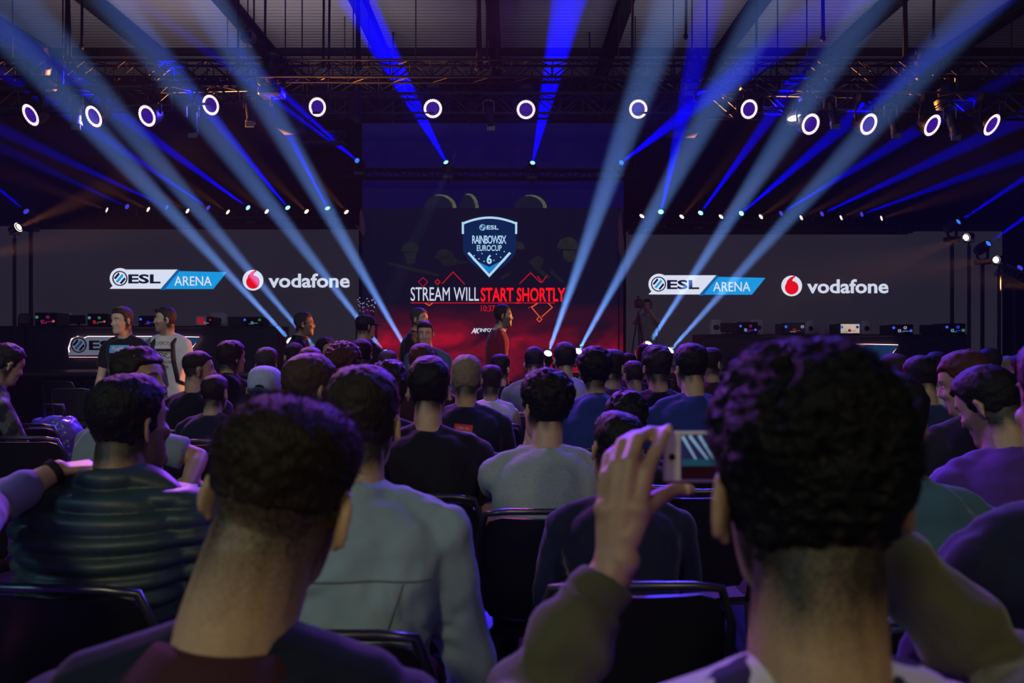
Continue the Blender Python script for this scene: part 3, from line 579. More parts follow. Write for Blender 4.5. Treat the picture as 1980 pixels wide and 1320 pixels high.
# warm lamps between them
def warm(a, b, d0, d1, e, label, r=.058, ang=15, stand=0):
    p, t = P(*a, d0), P(*b, d1); ai = (t - p).normalized(); n = empty('warm_spotlight', p - ai * .10 - V((0, 0, .12))); tag(n, label, 'stage light', 'warm lamps on the LED walls'); q = ai.to_track_quat('Z', 'Y'); o = p - n.location
    b_ = MB(); b_.lathe([(.035, -.20), (.062, -.17), (.068, -.03), (.074, -.01), (.074, .012), (.06, .012), (.058, -.004)], o, q, 20); hd = b_.build('lamp_can', BLACKP, n, smooth='auto')
    b_ = MB(); b_.lathe([(r, -.004), (r * .7, .004), (.004, .008)], o, q, 20); b_.build('lens', L_WARM, hd, smooth=True)
    b_ = MB(); c = o - ai * .09; b_.tube([c + V((-.09, 0, 0)), c + V((-.09, 0, -.10)), c + V((.09, 0, -.10)), c + V((.09, 0, 0))], .010, 6); b_.cyl(c + V((0, 0, -.10)), c + V((0, 0, -.18)), .016); b_.build('bracket', STEEL, n)
    if stand: b_ = MB(); q_ = c + V((0, 0, -.17)); b_.cyl(q_, q_ - V((0, 0, (n.location + q_).z - DECK)), .03); b_.build('stand_pole', STEEL, n)
    beam(p + ai * .03, t, (1, .32, .07), e, ang, 1.0, .03)
KW = 480
for i, (a, b) in enumerate((((207, 406), (60, 352)), ((287, 405), (165, 345)), ((363, 408), (250, 340)), ((441, 410), (330, 335)), ((516, 409), (420, 335)), ((593, 409), (510, 330)), ((670, 410), (590, 320)))):
    warm(a, b, 16.7, 15.5, KW * (1.0, 1.3, 1.2, 1.4, 1.0, 1.4, 1.4)[i], 'warm lamp %s from the left on the left LED screen' % NTH[i])
for i, (a, b) in enumerate((((1241, 418), (1310, 320)), ((1318, 419), (1395, 330)), ((1394, 419), (1480, 335)), ((1471, 419), (1570, 350)), ((1549, 421), (1670, 360)), ((1626, 421), (1760, 362)), ((1704, 422), (1850, 375)))):
    warm(a, b, 16.7, 15.5, KW * (.8, 1.0, 1.2, 1.2, 1.0, 1.2, 1.0)[i], 'warm lamp %s from the left on the right LED screen' % NTH[i])
warm((36, 439), (190, 372), 13.8, 13.5, KW * 2.6, 'warm lamp at the left edge, its beam reaching right', .085, 16, 1); warm((-60, 500), (90, 470), 13.8, 13.5, KW * 2.0, 'warm lamp just past the left edge', .08, 18, 1)
warm((1868, 459), (1690, 520), 13.9, 12.7, KW * 1.3, 'upper warm lamp at the right edge, beaming down left', .075, 14, 1); warm((1926, 502), (1770, 520), 13.9, 12.9, KW * 1.1, 'lower warm lamp at the right edge, beaming left', .075, 14, 1); warm((2020, 560), (1930, 545), 14.0, 13.8, KW * .9, 'warm lamp just past the right edge', .08, 20, 1)
# white beams from the stage front up over the audience
WB = (((560, 657), (60, 118), 8.6), ((612, 676), (67, 33), 8.6), ((743, 681), (217, 0), 8.2), ((788, 679), (400, 0), 8.2), ((1060, 682), (1300, 0), 8.0), ((1119, 678), (1490, 0), 8.0), ((1255, 664), (1687, 0), 8.4), ((1297, 676), (1905, 0), 8.6))
KWH = 135000
for i, (a, b, dt) in enumerate(WB):
    d0 = 12.6; p, t = P(*a, d0), P(*b, dt); ai = (t - p).normalized(); w_ = (('%s from the left' % NTH[i]) if i < 4 else ('%s from the right' % NTH[7 - i]))
    m_ = moving_head(p, ai, .062, 'white beam light at the stage front, %s' % w_, L_WHITE, 'white beam lights at the stage front', attach=False)
    c = MB(); zb = m_.location.z; c.box((0, 0, -zb / 2), (.27, .30, zb - .002), .012); c.build('riser', BLACKP, m_)
    beam(p + ai * .03, t, (.17, .36, 1.0), KWH * (1.15, 1.0, 1.1, 1.15, 1.15, 1.05, 1.0, .95)[i], (4.6, 4.6, 4.6, 4.8, 5.0, 5.0, 5.0, 5.0)[i], .75, .03)
# pale beam hanging in the middle, pointing down left
p, t = P(908, 238, 14.4), P(840, 385, 14.9); moving_head(p, (t - p), .045, 'small white beam light hung under the truss above the helmets', glow('lens_pale', (130, 180, 190), 1.0), 'hung white beam lights', hang=True); beam(p, t, (.35, .8, 1.0), 14000, 7, .5, .02)
# ring lamps
RINGM = glow('ring_pink_white', (255, 205, 255), 1.7); DOT = glow('ring_violet_cell', (84, 34, 205), 1.0); DOT2 = glow('ring_deep_violet', (28, 8, 92), 1.0)
def ring_lamp(px_, py_, d, ax, label, r=.165, e=1800):
    """LED wash: ring of bright cells round a violet lens plate, held in a yoke from the truss; ax = facing direction"""
    pos = P(px_, py_, d); ax = V(ax).normalized(); q = ax.to_track_quat('Z', 'Y'); top = pos + V((0, 0, .36)) - ax * .08; n = empty('ring_lamp', top); tag(n, label, 'stage light', 'violet ring lamps'); o = pos - n.location
    b = MB(); b.lathe([(.04, -.26), (.12, -.24), (.155, -.16), (.172, -.05), (.180, .0), (.176, .012), (.168, .004)], o, q, 28); hd = b.build('housing', BLACKP, n, smooth='auto')
    b = MB(); b.lathe([(r, .0), (r - .004, .012), (r - .038, .012), (r - .042, .0)], o, q, 40)
    for i in range(28): a = 2 * PI * i / 28; b.ell(o + q @ V(((r - .008) * math.cos(a), (r - .008) * math.sin(a), .008)), .014, None, 8, 5)
    b.build('light_ring', RINGM, hd)
    b = MB(); b.lathe([(r - .041, .0), (.002, .001)], o, q, 28); b.build('lens_plate', DOT2, hd); b = MB()
    for i in range(-5, 6):
        for j in range(-5, 6):
            x, y = (i + .5 * (j % 2)) * .024, j * .021
            if math.hypot(x, y) < r - .052: b.lathe([(.0088, .002), (.006, .008), (.001, .009)], o + q @ V((x, y, 0)), q, 8)
    b.build('lens_cell', DOT, hd)
    s_ = q @ V((1, 0, 0)); s_ = V((s_.x, s_.y, 0)).normalized() if abs(s_.z) < .95 else V((1, 0, 0)); s_ = V((ax.y, -ax.x, 0)).normalized(); b = MB(); c = o - ax * .08
    b.tube([c + s_ * .20, c + s_ * .215 + V((0, 0, .14)), c + s_ * .16 + V((0, 0, .30)), V((0, 0, 0)), c - s_ * .16 + V((0, 0, .30)), c - s_ * .215 + V((0, 0, .14)), c - s_ * .20], .017, 8); b.build('yoke', mat('yoke_grey', (.04, .04, .05), .4, .5), n, smooth=True)
    b = MB(); b.box((0, 0, .05), (.24, .18, .11), .02); b.build('base', BLACKP, n); b = MB(); b.tube([(0, 0, .06), tie(top) - top], .026, 8); b.build('clamp', STEEL, n)
    light('SPOT', pos + ax * .05, pos + (ax + V((0, 0, -.30))) * 3, (.05, .03, 1.0), e, spot_size=R(48), spot_blend=.8, shadow_soft_size=.12)
for i, (x, y, d, ax) in enumerate(((60, 222, 12.1, (-.42, -.78, -.50)), (182, 225, 12.3, (-.40, -.80, -.46)), (285, 224, 12.5, (-.34, -.85, -.40)), (408, 203, 13.2, (-.32, -.88, -.36)), (614, 207, 14.0, (-.22, -.95, -.22)), (837, 210, 14.0, (-.06, -.99, -.12)), (1017, 212, 14.0, (0, -.99, -.12)),
                                   (1234, 211, 14.0, (.10, -.97, -.14)), (1448, 211, 13.8, (.26, -.92, -.30)), (1567, 240, 12.6, (.30, -.87, -.38)), (1679, 240, 12.4, (.36, -.84, -.42)), (1802, 242, 12.2, (.42, -.78, -.50)), (1917, 241, 12.1, (.46, -.74, -.54)))):
    ring_lamp(x, y, d, ax, 'violet ring lamp, %s' % ((NTH[i] + ' from the left along the rig') if i < 7 else ({12: 'outermost', 11: 'second', 10: 'third', 9: 'fourth', 8: 'fifth', 7: 'sixth'}[i] + ' from the right along the rig')))
# dark lamps and profile spots hung among them
for i, (x, y, d, lb) in enumerate(((372, 222, 12.6, 'thin black profile spot hanging between third and fourth ring lamps'), (1605, 205, 12.6, 'black profile spot hanging between the fourth and fifth ring lamps from the right'), (1722, 222, 12.4, 'black profile spot left of the second ring lamp from the right'), (1836, 225, 12.2, 'black profile spot left of the outermost right ring lamp'), (482, 205, 13.3, 'black profile spot right of the fourth ring lamp from the left'), (148, 205, 12.2, 'black profile spot between the two outermost left ring lamps'), (945, 215, 14.0, 'black lamp housing on the truss between the two central ring lamps'))):
    e = empty('profile_spotlight', P(x, y - 22, d)); tag(e, label=lb, cat='stage light'); b = MB(); b.cyl((0, 0, -.16), (.04, -.06, -.46), .075, .062, 16); b.cyl((.04, -.06, -.46), (.05, -.075, -.52), .078, .085, 16); b.build('lamp_tube', BLACKP, e, smooth='auto'); b = MB(); b.tube([(0, 0, 0), tie(e.location) - e.location], .022, 8); b.build('clamp', STEEL, e)
    b = MB(); b.tube([(-.10, 0, -.22), (-.10, 0, -.04), (0, 0, 0), (.10, 0, -.04), (.10, 0, -.22)], .012, 6); b.build('bracket', mat('bracket_grey', (.22, .23, .24), .4, .4), e); b = MB(); b.box((.045, -.10, -.53), (.15, .02, .12), .004); b.build('barn_door', mat('bracket_grey', (.22, .23, .24), .4, .4), e)
e = empty('white_floodlight', P(1536, 212, 12.8)); tag(e, 'bright white flood lamp left of the fourth ring lamp from the right', 'stage light'); b = MB(); b.lathe([(.05, -.14), (.10, -.06), (.14, .0), (.13, .0)], (0, 0, -.14), Quaternion((1, 0, 0), R(118)) , 20); b.build('reflector', ALU, e, smooth=True)
b = MB(); b.ell((0, -.035, -.15), (.13, .05, .045), Quaternion((0, 1, 0), R(-12)), 18, 10); b.build('lamp_tube', glow('flood_white', (255, 250, 240), 4.0), e, smooth=True); b = MB(); b.tube([(0, .05, .1), (0, .03, -.1)], .02); b.build('hanger', STEEL, e)
light('SPOT', P(1536, 226, 12.7), P(1500, 520, 12.0), (.8, .85, 1.0), 500, spot_size=R(48), spot_blend=1, shadow_soft_size=.08)
# large dark lamps standing on the upper truss, with faint blue glints
for i, (x, y, lb) in enumerate(((78, 88, 'big black moving lamp on the upper truss at the far left'), (528, 104, 'big black moving lamp on the upper truss left of centre'), (1340, 96, 'big black moving lamp with a blue glint on the upper truss right of centre'), (1785, 96, 'big black moving lamp on the upper truss at the right'), (1826, 158, 'big black moving lamp below the upper truss at the right'))):
    moving_head(P(x, y, 12.9), (.25 if x < 900 else -.25, -.5, .75), .085, lb, L_OFF, 'dark lamps on the upper truss', attach=True, hang=(i == 4))
e = empty('floodlight', P(480, 72, 13.4)); tag(e, 'small grey flood lamp clamped to a roof girder left of centre', 'stage light'); b = MB(); b.box((0, 0, 0), (.24, .2, .17), .03); b.build('lamp_body', mat('bracket_grey', (.22, .23, .24), .4, .4), e); b = MB(); b.box((0, -.105, 0), (.19, .01, .12)); b.build('lens', L_OFF, e); b = MB(); b.tube([(.1, 0, .08), (.1, 0, 8.48 - e.location.z)], .015); b.build('bracket', STEEL, e)
# black boxes hung by the trusses (loudspeakers) and chain hoists
def speaker(x, y, w, h, d, label):
    e = empty('hanging_loudspeaker', P(x, y - h / 2, d)); tag(e, label, 'loudspeaker'); X, Z = w / F * d, h / F * d
    b = MB(); b.box((0, 0, -Z / 2), (X, .5, Z), .015); b.build('cabinet', BLACKP, e); b = MB(); b.box((0, -.255, -Z / 2), (X * .9, .02, Z * .92), .004); b.build('grille', mat('speaker_grille', (.014, .014, .018), .7, .4, bump=(400, .4)), e); b = MB(); zt = 8.48 - e.location.z; b.tube([(-X * .3, 0, 0), (-X * .3, 0, zt)], .012); b.tube([(X * .3, 0, 0), (X * .3, 0, zt)], .012); b.build('rigging_pin', STEEL, e)
speaker(568, 222, 54, 64, 14.6, 'black loudspeaker cabinet hanging left of the fifth ring lamp'); speaker(1320, 222, 60, 76, 14.6, 'black loudspeaker cabinet hanging right of the sixth ring lamp from the right'); speaker(688, 210, 16, 44, 14.0, 'slim black box on the truss right of the fifth ring lamp')
CAB = mat('black_cable', (.004, .004, .005), .7)
k_ = 0
def drop(x, y0, y1, d, label, r=.018, twin=0, loop=0):
    a, c = P(x, y0, d), P(x, y1, d); e = empty('rigging_cable', c); tag(e, label, 'cable', 'black rigging cables from the roof'); z = a.z - c.z
    b = MB(); b.tube([(0, 0, 0), (.01, 0, z * .5), (0, 0, z)], r, 6); b.build('cable', CAB, e)
    if twin: b = MB(); b.tube([(twin, 0, .02), (twin * .6, 0, z * .45), (twin * 1.05, 0, z)], r, 6); b.build('cable', CAB, e)
    b = MB(); b.ell((twin / 2, 0, .02), (.04 + abs(twin) * .6, .04, .06), None, 8, 6); b.build('shackle', STEEL, e)
ZT = lambda d: 660 - (8.48 - EYE) * F / d
for x, y1, tw, lb in ((128, 118, .07, 'twin black rigging cable at the far left of the roof'), (158, 92, 0, 'short black rigging cable at the far left, next to the twin one'), (460, 128, 0, 'thin black rigging cable left of the girder flood lamp'), (512, 116, 0, 'black rigging cable right of the girder flood lamp'), (625, 128, 0, 'black rigging cable, left one of the close pair before the centre'), (636, 130, 0, 'black rigging cable, right one of the close pair before the centre'), (690, 132, .05, 'twin black rigging cable behind the left blue beam'),
                      (923, 134, .06, 'heavy twin black rigging cable at the middle of the roof'), (941, 132, 0, 'thin black rigging cable just right of the heavy twin one'), (962, 128, 0, 'black rigging cable hanging under the central girder'), (1222, 130, 0, 'thin black rigging cable right of the wide blue beam'), (1326, 72, 0, 'black rigging cable above the dark lamp with the blue glint'), (1462, 134, 0, 'thin black rigging cable right of the dark lamp with the blue glint'), (1590, 76, .02, 'thick black rigging cable between the two right white beams'), (1748, 132, .05, 'twin black rigging cable left of the right dark lamps'), (1805, 72, 0, 'black rigging cable over the right dark lamps')):
    drop(x, ZT(13.0), y1, 13.0, lb, .022 if tw == 0 else .026, tw)
# ================================================================ people
HEADZ = [(-.120, .020, .080, .045), (-.112, .034, .091, .022), (-.095, .048, .096, -.010), (-.070, .057, .093, -.036), (-.045, .064, .090, -.062),
         (-.020, .068, .091, -.084), (.010, .072, .090, -.096), (.040, .0755, .093, -.101), (.066, .0745, .088, -.099), (.088, .066, .072, -.087),
         (.104, .050, .049, -.066), (.114, .030, .026, -.038), (.118, .010, .004, -.016)]
def head_ring(z, infl=0, n=28, lim=None, ib=None):
    zs = [h[0] for h in HEADZ]; w, yf, yb = (float(np.interp(z, zs, [h[k] for h in HEADZ])) for k in (1, 2, 3))
    ib = infl if ib is None else ib
    yf += infl; yb -= ib; w += infl; cy = (yf + yb) / 2; ry = (yf - yb) / 2; out = []
    for i in range(n):
        a = 2 * PI * i / n; c, s_ = math.cos(a), math.sin(a); e = .88
        x = w * math.copysign(abs(c) ** e, c); y = cy + ry * math.copysign(abs(s_) ** e, s_)
        if lim is not None: y = min(y, lim(x) if callable(lim) else lim)
        out.append(V((x, y, z)))
    return out
def add_head(mb, T, detail, jaw=1.0, beard=0):
    tf = lambda ps: [T @ p for p in ps]
    mb.loft([tf([V((p.x * (jaw if p.z < -.04 else 1), p.y, p.z)) for p in head_ring(h[0])]) for h in HEADZ])
    n = 10 if detail else 8
    def E(c, r, rot=None):
        q = T.to_quaternion() @ rot if rot is not None else T.to_quaternion(); sc = T.to_scale()[0]
        mb.ell(T @ V(c), tuple(k * sc for k in r), q, n, 7)
    mb.loft([tf([V((x, y, z)) for x, y, z in r]) for r in (
        [(-.006, .080, .030), (.006, .080, .030), (.006, .098, .030), (-.006, .098, .030)],
        [(-.010, .080, .005), (.010, .080, .005), (.006, .107, .004), (-.006, .107, .004)],
        [(-.016, .080, -.020), (.016, .080, -.020), (.008, .121, -.019), (-.008, .121, -.019)],
        [(-.015, .080, -.032), (.015, .080, -.032), (.006, .110, -.032), (-.006, .110, -.032)])])
    E((0, .112, -.021), (.0095, .010, .0085)); E((.012, .098, -.026), (.008, .010, .007)); E((-.012, .098, -.026), (.008, .010, .007))
    E((0, .084, .036), (.056, .014, .011)); E((.036, .076, -.022), (.022, .018, .020)); E((-.036, .076, -.022), (.022, .018, .020))
    E((0, .092, -.052), (.021, .011, .0055)); E((0, .091, -.062), (.019, .011, .006)); E((0, .088, -.100), (.020, .013, .015))
    if beard: E((0, .070, -.098), (.050, .030, .030))
    for sx in (-1, 1):                                # ears: bowl, rim and lobe
        rot = Quaternion((0, 0, 1), sx * R(34)) @ Quaternion((1, 0, 0), R(-12))
        at = lambda u, v, w=0: T @ (V((sx * .0755, -.006, -.008)) + rot @ V((sx * w, u, v)))
        sc = T.to_scale()[0]
        mb.ell(at(-.010, 0, .003), (.0045 * sc, .016 * sc, .028 * sc), T.to_quaternion() @ rot, 10, 7)
        rim = [at(-.006 - .017 * math.sin(a) , .033 * math.cos(a) + .002, .009) for a in np.linspace(-.7, 2.7, 11)]
        mb.chain(rim, [.0042 * sc] * 11, 7)
        mb.chain([at(-.004, -.024, .005), at(-.001, -.031, .004)], [.0068 * sc, .0055 * sc], 8)
        mb.ell(at(.004, -.004, .004), (.005 * sc, .006 * sc, .009 * sc), T.to_quaternion() @ rot, 8, 6)
def hair_solid(T, st):
    """hair as one closed volume over the skull: top/side/back thickness, nape level, forehead line"""
    mb = MB(); top, side, nape, front = st.get('top', .025), st.get('side', .010), st.get('nape', -.085), st.get('front', .066)
    def LIM(x, z):                                    # how far forward the hair reaches: hairline, temples, sideburns
        fx = front + .010 * min(1, abs(x) / .06) ** 2 + .004 * math.sin(x * 170 + front * 900); hf = float(np.interp(z, [h[0] for h in HEADZ], [h[2] for h in HEADZ]))
        v = float(np.interp(z, [nape, -.03, -.012, .024, .042, fx, fx + .012], [-.036, -.034, -.032, -.026, .034, .050, max(hf + .006 + .45 * max(z - fx, 0), .056)]))
        return max(v, .030 * min(1, (z + .022) / .02)) if abs(x) > .058 and z > -.022 else v
    rings = []; vol = st.get('vol', max(side, top * .42)); z0 = st.get('z0', -.005); low = st.get('low', .0075)
    for z in np.linspace(nape, .062, 13):
        k = float(np.clip((z - z0) / (.066 - z0), 0, 1)); k = k * k * (3 - 2 * k); t = low + (vol - low) * k
        t *= float(np.clip((z - nape) / .05, .5, 1))
        lim = lambda x, z=z: LIM(x, z)
        rings.append([T @ p for p in head_ring(z, t, 28, lim, t * st.get('backk', 1))])
    last = head_ring(.062, vol, 28); lowf = 0
    cy = sum(p.y for p in last) / len(last); zt = .118 + top
    for j in range(1, 10):
        f = j / 10; c_ = math.cos(f * PI / 2) ** .82; z = .062 + (zt - .062) * math.sin(f * PI / 2) ** 1.05
        rings.append([T @ V((p.x * c_, min(cy + (p.y - cy) * c_, LIM(p.x * c_, z)), z)) for p in last])
    mb.loft(rings)
    if st.get('quiff'):
        q = st['quiff']; sc = T.to_scale()[0]
        mb.ell(T @ V((0, .070, .100)), (.058 * sc, .036 * sc, q * sc), T.to_quaternion(), 14, 9)
    if st.get('long'):
        lo = st['long']; mb.loft([[T @ p for p in head_ring(z, .018, 28, float(np.interp(z, [-.3, -.02, .05], [-.02, -.01, .05])))] if z > -.06 else
                                  [T @ V((p.x * 1.15, p.y, z)) for p in head_ring(-.05, .018, 28, -.022)] for z in np.linspace(lo, .06, 12)])
    if st.get('bun'): mb.ell(T @ V((0, -.105, .06)), .04, None, 12, 8)
    return mb
SKIN = lambda nm, c: mat(nm, c, .5, noise=(30, .12), bump=(160, .06), attr=('stubble', (.022, .017, .013)))
def hand(mb, W, d, nrm, sc=1.0, curl=.5, thumb=1, n=8):
    """palm, four fingers of different length and a thumb; d points along the fingers, nrm out of the back of the hand"""
    d = V(d).normalized(); nrm = (V(nrm) - d * V(nrm).dot(d)).normalized(); s_ = d.cross(nrm) * thumb
    q = lambda u, v, w=0: W + (d * u + s_ * v + nrm * w) * sc
    for v0, v1 in ((-.020, -.032), (-.008, -.011), (.008, .010), (.020, .031)): mb.cap(q(.012, v0), q(.085, v1), .013 * sc, .0115 * sc, n)
    for v, l, r in ((-.032, .060, .0075), (-.011, .074, .0085), (.010, .080, .0088), (.031, .070, .0084)):
        a = 0; p = q(.085, v); pts = [p]; 
        for seg, f in ((.45, .9), (.32, 1.2), (.23, .9)):
            a += curl * f; p = p + (d * math.cos(a) - nrm * math.sin(a)) * l * seg * sc; pts.append(p)
        mb.chain(pts, [r * sc, r * .95 * sc, r * .88 * sc, r * .75 * sc], n)
    mb.chain([q(.018, .022, -.004), q(.045, .046, -.014), q(.075, .056, -.022 - .012 * curl), q(.098, .052, -.030 - .02 * curl)], [.0135 * sc, .0115 * sc, .0095 * sc, .008 * sc], n)
def elbow(A, B, l1, l2, pole):
    v = B - A; L = min(v.length, (l1 + l2) * .999); u = v.normalized(); a = (l1 * l1 - l2 * l2 + L * L) / (2 * L); h = math.sqrt(max(l1 * l1 - a * a, 0))
    pole = V(pole); pole = (pole - u * pole.dot(u)).normalized(); return A + u * a + pole * h
def person(label, px, py, d, top, hair, group='people in the seated audience', yaw=0, pitch=0, roll=0, byaw=0, lean=8, side=0, sit=True, floor=0.0, skin=(.46, .28, .19), scale=1.0, hs=1.0,
           width=1.0, sleeve='short', arms=None, hands=(.5, .5), trouser=(.012, .013, .02), legs=True, fade=None, vox=None, cat='person', face=False, neckr=.060, collar=None,
           shoulder_drop=0.0, hunch=0.0, neck_len=.175, cuff=.94, beard=0, shirt_name='shirt', fold=.0065, neck_off=(0, 0), extra=None, name='person', jaw=1.0, seat=.46):
    """one person: head centre shown at px,py at depth d; every length in metres"""
    head_w = P(px, py, d); det = d < 2.4
    vox = vox or (.0048 if d < 1.2 else .0062 if d < 1.9 else .008 if d < 2.6 else .0095 if d < 4.2 else .0115)
    zh = head_w.z - floor; B = Matrix.Rotation(R(byaw), 3, 'Z'); k = scale
    pel_z = (seat + .075) if sit else zh - .74 * k
    # where the pelvis stands, so that the head ends at its target
    lx = R(lean); nl = neck_len * k
    tl = (zh - nl * math.cos(lx * .5) - pel_z) / max(math.cos(lx), .3)
    up = V((math.tan(R(side)) , math.sin(lx), math.cos(lx))); up.normalize()
    C7 = V((0, 0, pel_z)) + V((math.tan(R(side)) * tl, math.sin(lx) * tl, math.cos(lx) * tl))
    hd = C7 + V((neck_off[0], .052 * k + math.sin(lx * .6) * .10 * k + neck_off[1], zh - C7.z))
    off = V((hd.x, hd.y, 0)); C7 -= off; hd = V((0, 0, zh)); pel = V((0, 0, pel_z)) - off
    root_loc = V((head_w.x, head_w.y, floor))
    spine = lambda t: pel.lerp(C7, t) + V((0, -math.sin(PI * min(max(t, 0), 1)) * (.015 + hunch), 0))
    sx = V((1, 0, 0)); sy = (V((0, math.cos(lx), -math.sin(lx))))
    prof = [(-.16, .150, .120), (-.05, .172, .128), (.1, .170, .120), (.3, .156, .112), (.5, .162, .116), (.68, .180, .122), (.82, .186, .118), (.92, .160, .100), (1.0, .105, .078), (1.05, .060, .058)]
    def torso(mb, inf, lo=-.16, hi=1.05):
        secs = []
        for t, rx, ry in prof:
            if t < lo - .001 or t > hi + .001: continue
            c = spine(t); rx = rx * k * width + inf; ry = ry * k + inf; e = .85
            secs.append([c + sx * rx * math.copysign(abs(math.cos(a)) ** e, math.cos(a)) + sy * ry * math.copysign(abs(math.sin(a)) ** e, math.sin(a)) for a in np.linspace(0, 2 * PI, 29)[:-1]])
        mb.loft(secs)
    sh = {}; el = {}; wr = {}
    for s_ in (-1, 1): sh[s_] = spine(.86) + V((s_ * .188 * k * width, .012, -shoulder_drop))
    toL = lambda p: B.transposed() @ (V(p) - V((head_w.x, head_w.y, floor)))   # world -> local
    spec = dict(arms or {})
    for s_ in (-1, 1):
        a = spec.get(s_, 'rest')
        if a == 'rest':
            wr[s_] = sh[s_] + V((-s_ * .07, .30, -.30)) * k if sit else sh[s_] + V((s_ * .06, .10, -.52)) * k; pole = (s_ * .5, -.5, -.6)
        elif a == 'hang': wr[s_] = sh[s_] + V((s_ * .10, .06, -.53)) * k; pole = (s_ * .4, -1, 0)
        elif a == 'lap': wr[s_] = sh[s_] + V((-s_ * .12, .26, -.36)) * k; pole = (s_ * .8, -.3, -.4)
        elif a == 'phone': wr[s_] = sh[s_] + V((-s_ * .13, .30, -.20)) * k; pole = (s_ * .8, -.2, -.7)
        elif isinstance(a, dict):
            wr[s_] = toL(a['wrist']); pole = a.get('pole', (s_ * .6, -.3, -.7))
            if 'elbow' in a: el[s_] = toL(a['elbow'])
        else: wr[s_] = hd + V(a[0]) * k; pole = a[1]
        if s_ not in el: el[s_] = elbow(sh[s_], wr[s_], .285 * k, .255 * k, pole)
        v = wr[s_] - el[s_]
        if v.length > .27 * k and not isinstance(a, dict): wr[s_] = el[s_] + v.normalized() * .26 * k
    # --- head transform
    T = Matrix.Translation(hd) @ (Matrix.Rotation(R(yaw), 4, 'Z') @ Matrix.Rotation(R(roll), 4, 'Y') @ Matrix.Rotation(R(pitch), 4, 'X')) @ Matrix.Scale(k * hs, 4)
    mb = MB(); torso(mb, -.004)
    base = T @ V((0, -.030, -.055)); rr = neckr * k
    mb.chain([spine(.97), spine(1.02).lerp(base, .4), base, T @ V((0, -.012, -.005))], [rr * 1.12, rr, rr * .95, rr * .95], 18)
    mb.cap(T @ V((0, .015, -.085)), spine(1.0) + V((0, .02, -.01)), rr * .75, rr * .9, 14)
    for s_ in (-1, 1):
        mb.cap(spine(1.0) + V((s_ * .02, .0, .0)) * k, spine(.93) + V((s_ * .15 * k * width, .005, -.004)), .036 * k, .034 * k, 12)
        mb.chain([sh[s_], sh[s_].lerp(el[s_], .4), el[s_]], [.052 * k, .047 * k, .038 * k], 12)
        f = el[s_].lerp(wr[s_], .3)
        mb.chain([el[s_], f, wr[s_]], [.039 * k, .040 * k, .027 * k], 12)
    for s_ in (-1, 1):
        a = spec.get(s_)
        if isinstance(a, dict) and a.get('hand') is None and 'fingers' in a: a['fingers'](mb, toL); continue
        dirv = (wr[s_] - el[s_]).normalized(); nrm = V((0, 0, 1)) if abs(dirv.z) < .75 else V((s_, 0, 0))
        if isinstance(a, dict): nrm = V(a.get('nrm', nrm)); dirv = V(a.get('dir', dirv))
        if isinstance(a, tuple) and len(a) > 2: dirv, nrm = V(a[2]), V(a[3])
        if sit and a in (None, 'rest', 'lap'): dirv = V((-s_ * .25, 1, -.15))
        hand(mb, wr[s_], dirv, nrm, k, hands[0 if s_ < 0 else 1], thumb=-s_, n=7 if not det else 9)
    hipw = .085 * k; foot = {}
    knee = {}; ank = {}
    for s_ in (-1, 1):
        hp = pel + V((s_ * hipw, .02, -.02))
        if sit: knee[s_] = V((pel.x + s_ * .13 * k, pel.y + .44 * k, seat + .055)); ank[s_] = V((pel.x + s_ * .14 * k, pel.y + .46 * k, .085))
        else: knee[s_] = V((pel.x + s_ * .10 * k, pel.y + .02, pel_z * .53)); ank[s_] = V((pel.x + s_ * .11 * k, pel.y - .02, .085))
        foot[s_] = hp
        mb.chain([hp, knee[s_], ank[s_]], [.072 * k, .052 * k, .036 * k], 10); mb.cap(ank[s_] + V((0, 0, -.035)), ank[s_] + V((s_ * .02, .14, -.05)), .032, .026, 8)
    add_head(mb, T, det, jaw, beard)
    me = fuse(mb, vox, 3 if det else 2)
    # stubble: cropped hair that shows the scalp, and beards
    c = co_of(me); Ti = np.array(T.inverted()); l = c @ Ti[:3, :3].T + Ti[:3, 3]; st = np.zeros(len(c), np.float32)
    fd = fade if fade is not None else hair.get('nape', -.085) - .025
    line = fd + .022 * vnoise(l * np.array([1, 1, .25]), 45, 2)
    bk = np.clip((.030 - l[:, 1]) / .02, 0, 1); ear = (np.abs(l[:, 0]) > .0785)
    st = np.clip((l[:, 2] - line) / hair.get('fadew', .05), 0, hair.get('crop', 1)) * bk * (np.hypot(l[:, 0], l[:, 1]) < .125) * (l[:, 2] < .13); st[ear & (l[:, 2] < .03)] = 0
    br = (l[:, 1] > .075) & (np.abs(l[:, 2] - .040 + 18 * (np.abs(l[:, 0]) - .032) ** 2) < .006) & (np.abs(np.abs(l[:, 0]) - .032) < .02); st[br] = .85
    if beard:
        bz = (l[:, 2] < -.030 + .3 * np.abs(l[:, 0])) & (l[:, 1] > -.005) & (l[:, 2] > -.15) & ~((np.abs(l[:, 0]) < .022) & (np.abs(l[:, 2] + .057) < .010)); st[bz & (np.hypot(l[:, 0], l[:, 1]) < .13)] = beard
    lips = (l[:, 1] > .093) & (np.abs(l[:, 0]) < .022) & (np.abs(l[:, 2] + .057) < .011); st[lips & (st < .3)] = .22
    at = me.attributes.new('stubble', 'FLOAT', 'POINT'); at.data.foreach_set('value', st.astype(np.float32))
    body = link(name, me, SKIN('skin_%02d%02d' % (skin[0] * 100, skin[2] * 100), skin), None, root_loc); body.rotation_euler = (0, 0, R(byaw))
    tag(body, label, cat, group)
    # --- clothes
    mt = top if not isinstance(top, tuple) else mat('cloth_%d_%d_%d' % tuple(int(c * 999) for c in top), top, .85, noise=(9, .15), bump=(300, .15), sheen=.25, spec=.2)
    sb = MB(); torso(sb, .010, -.16, 1.0)
    thick = .0
    if sleeve == 'puffer': thick = .022
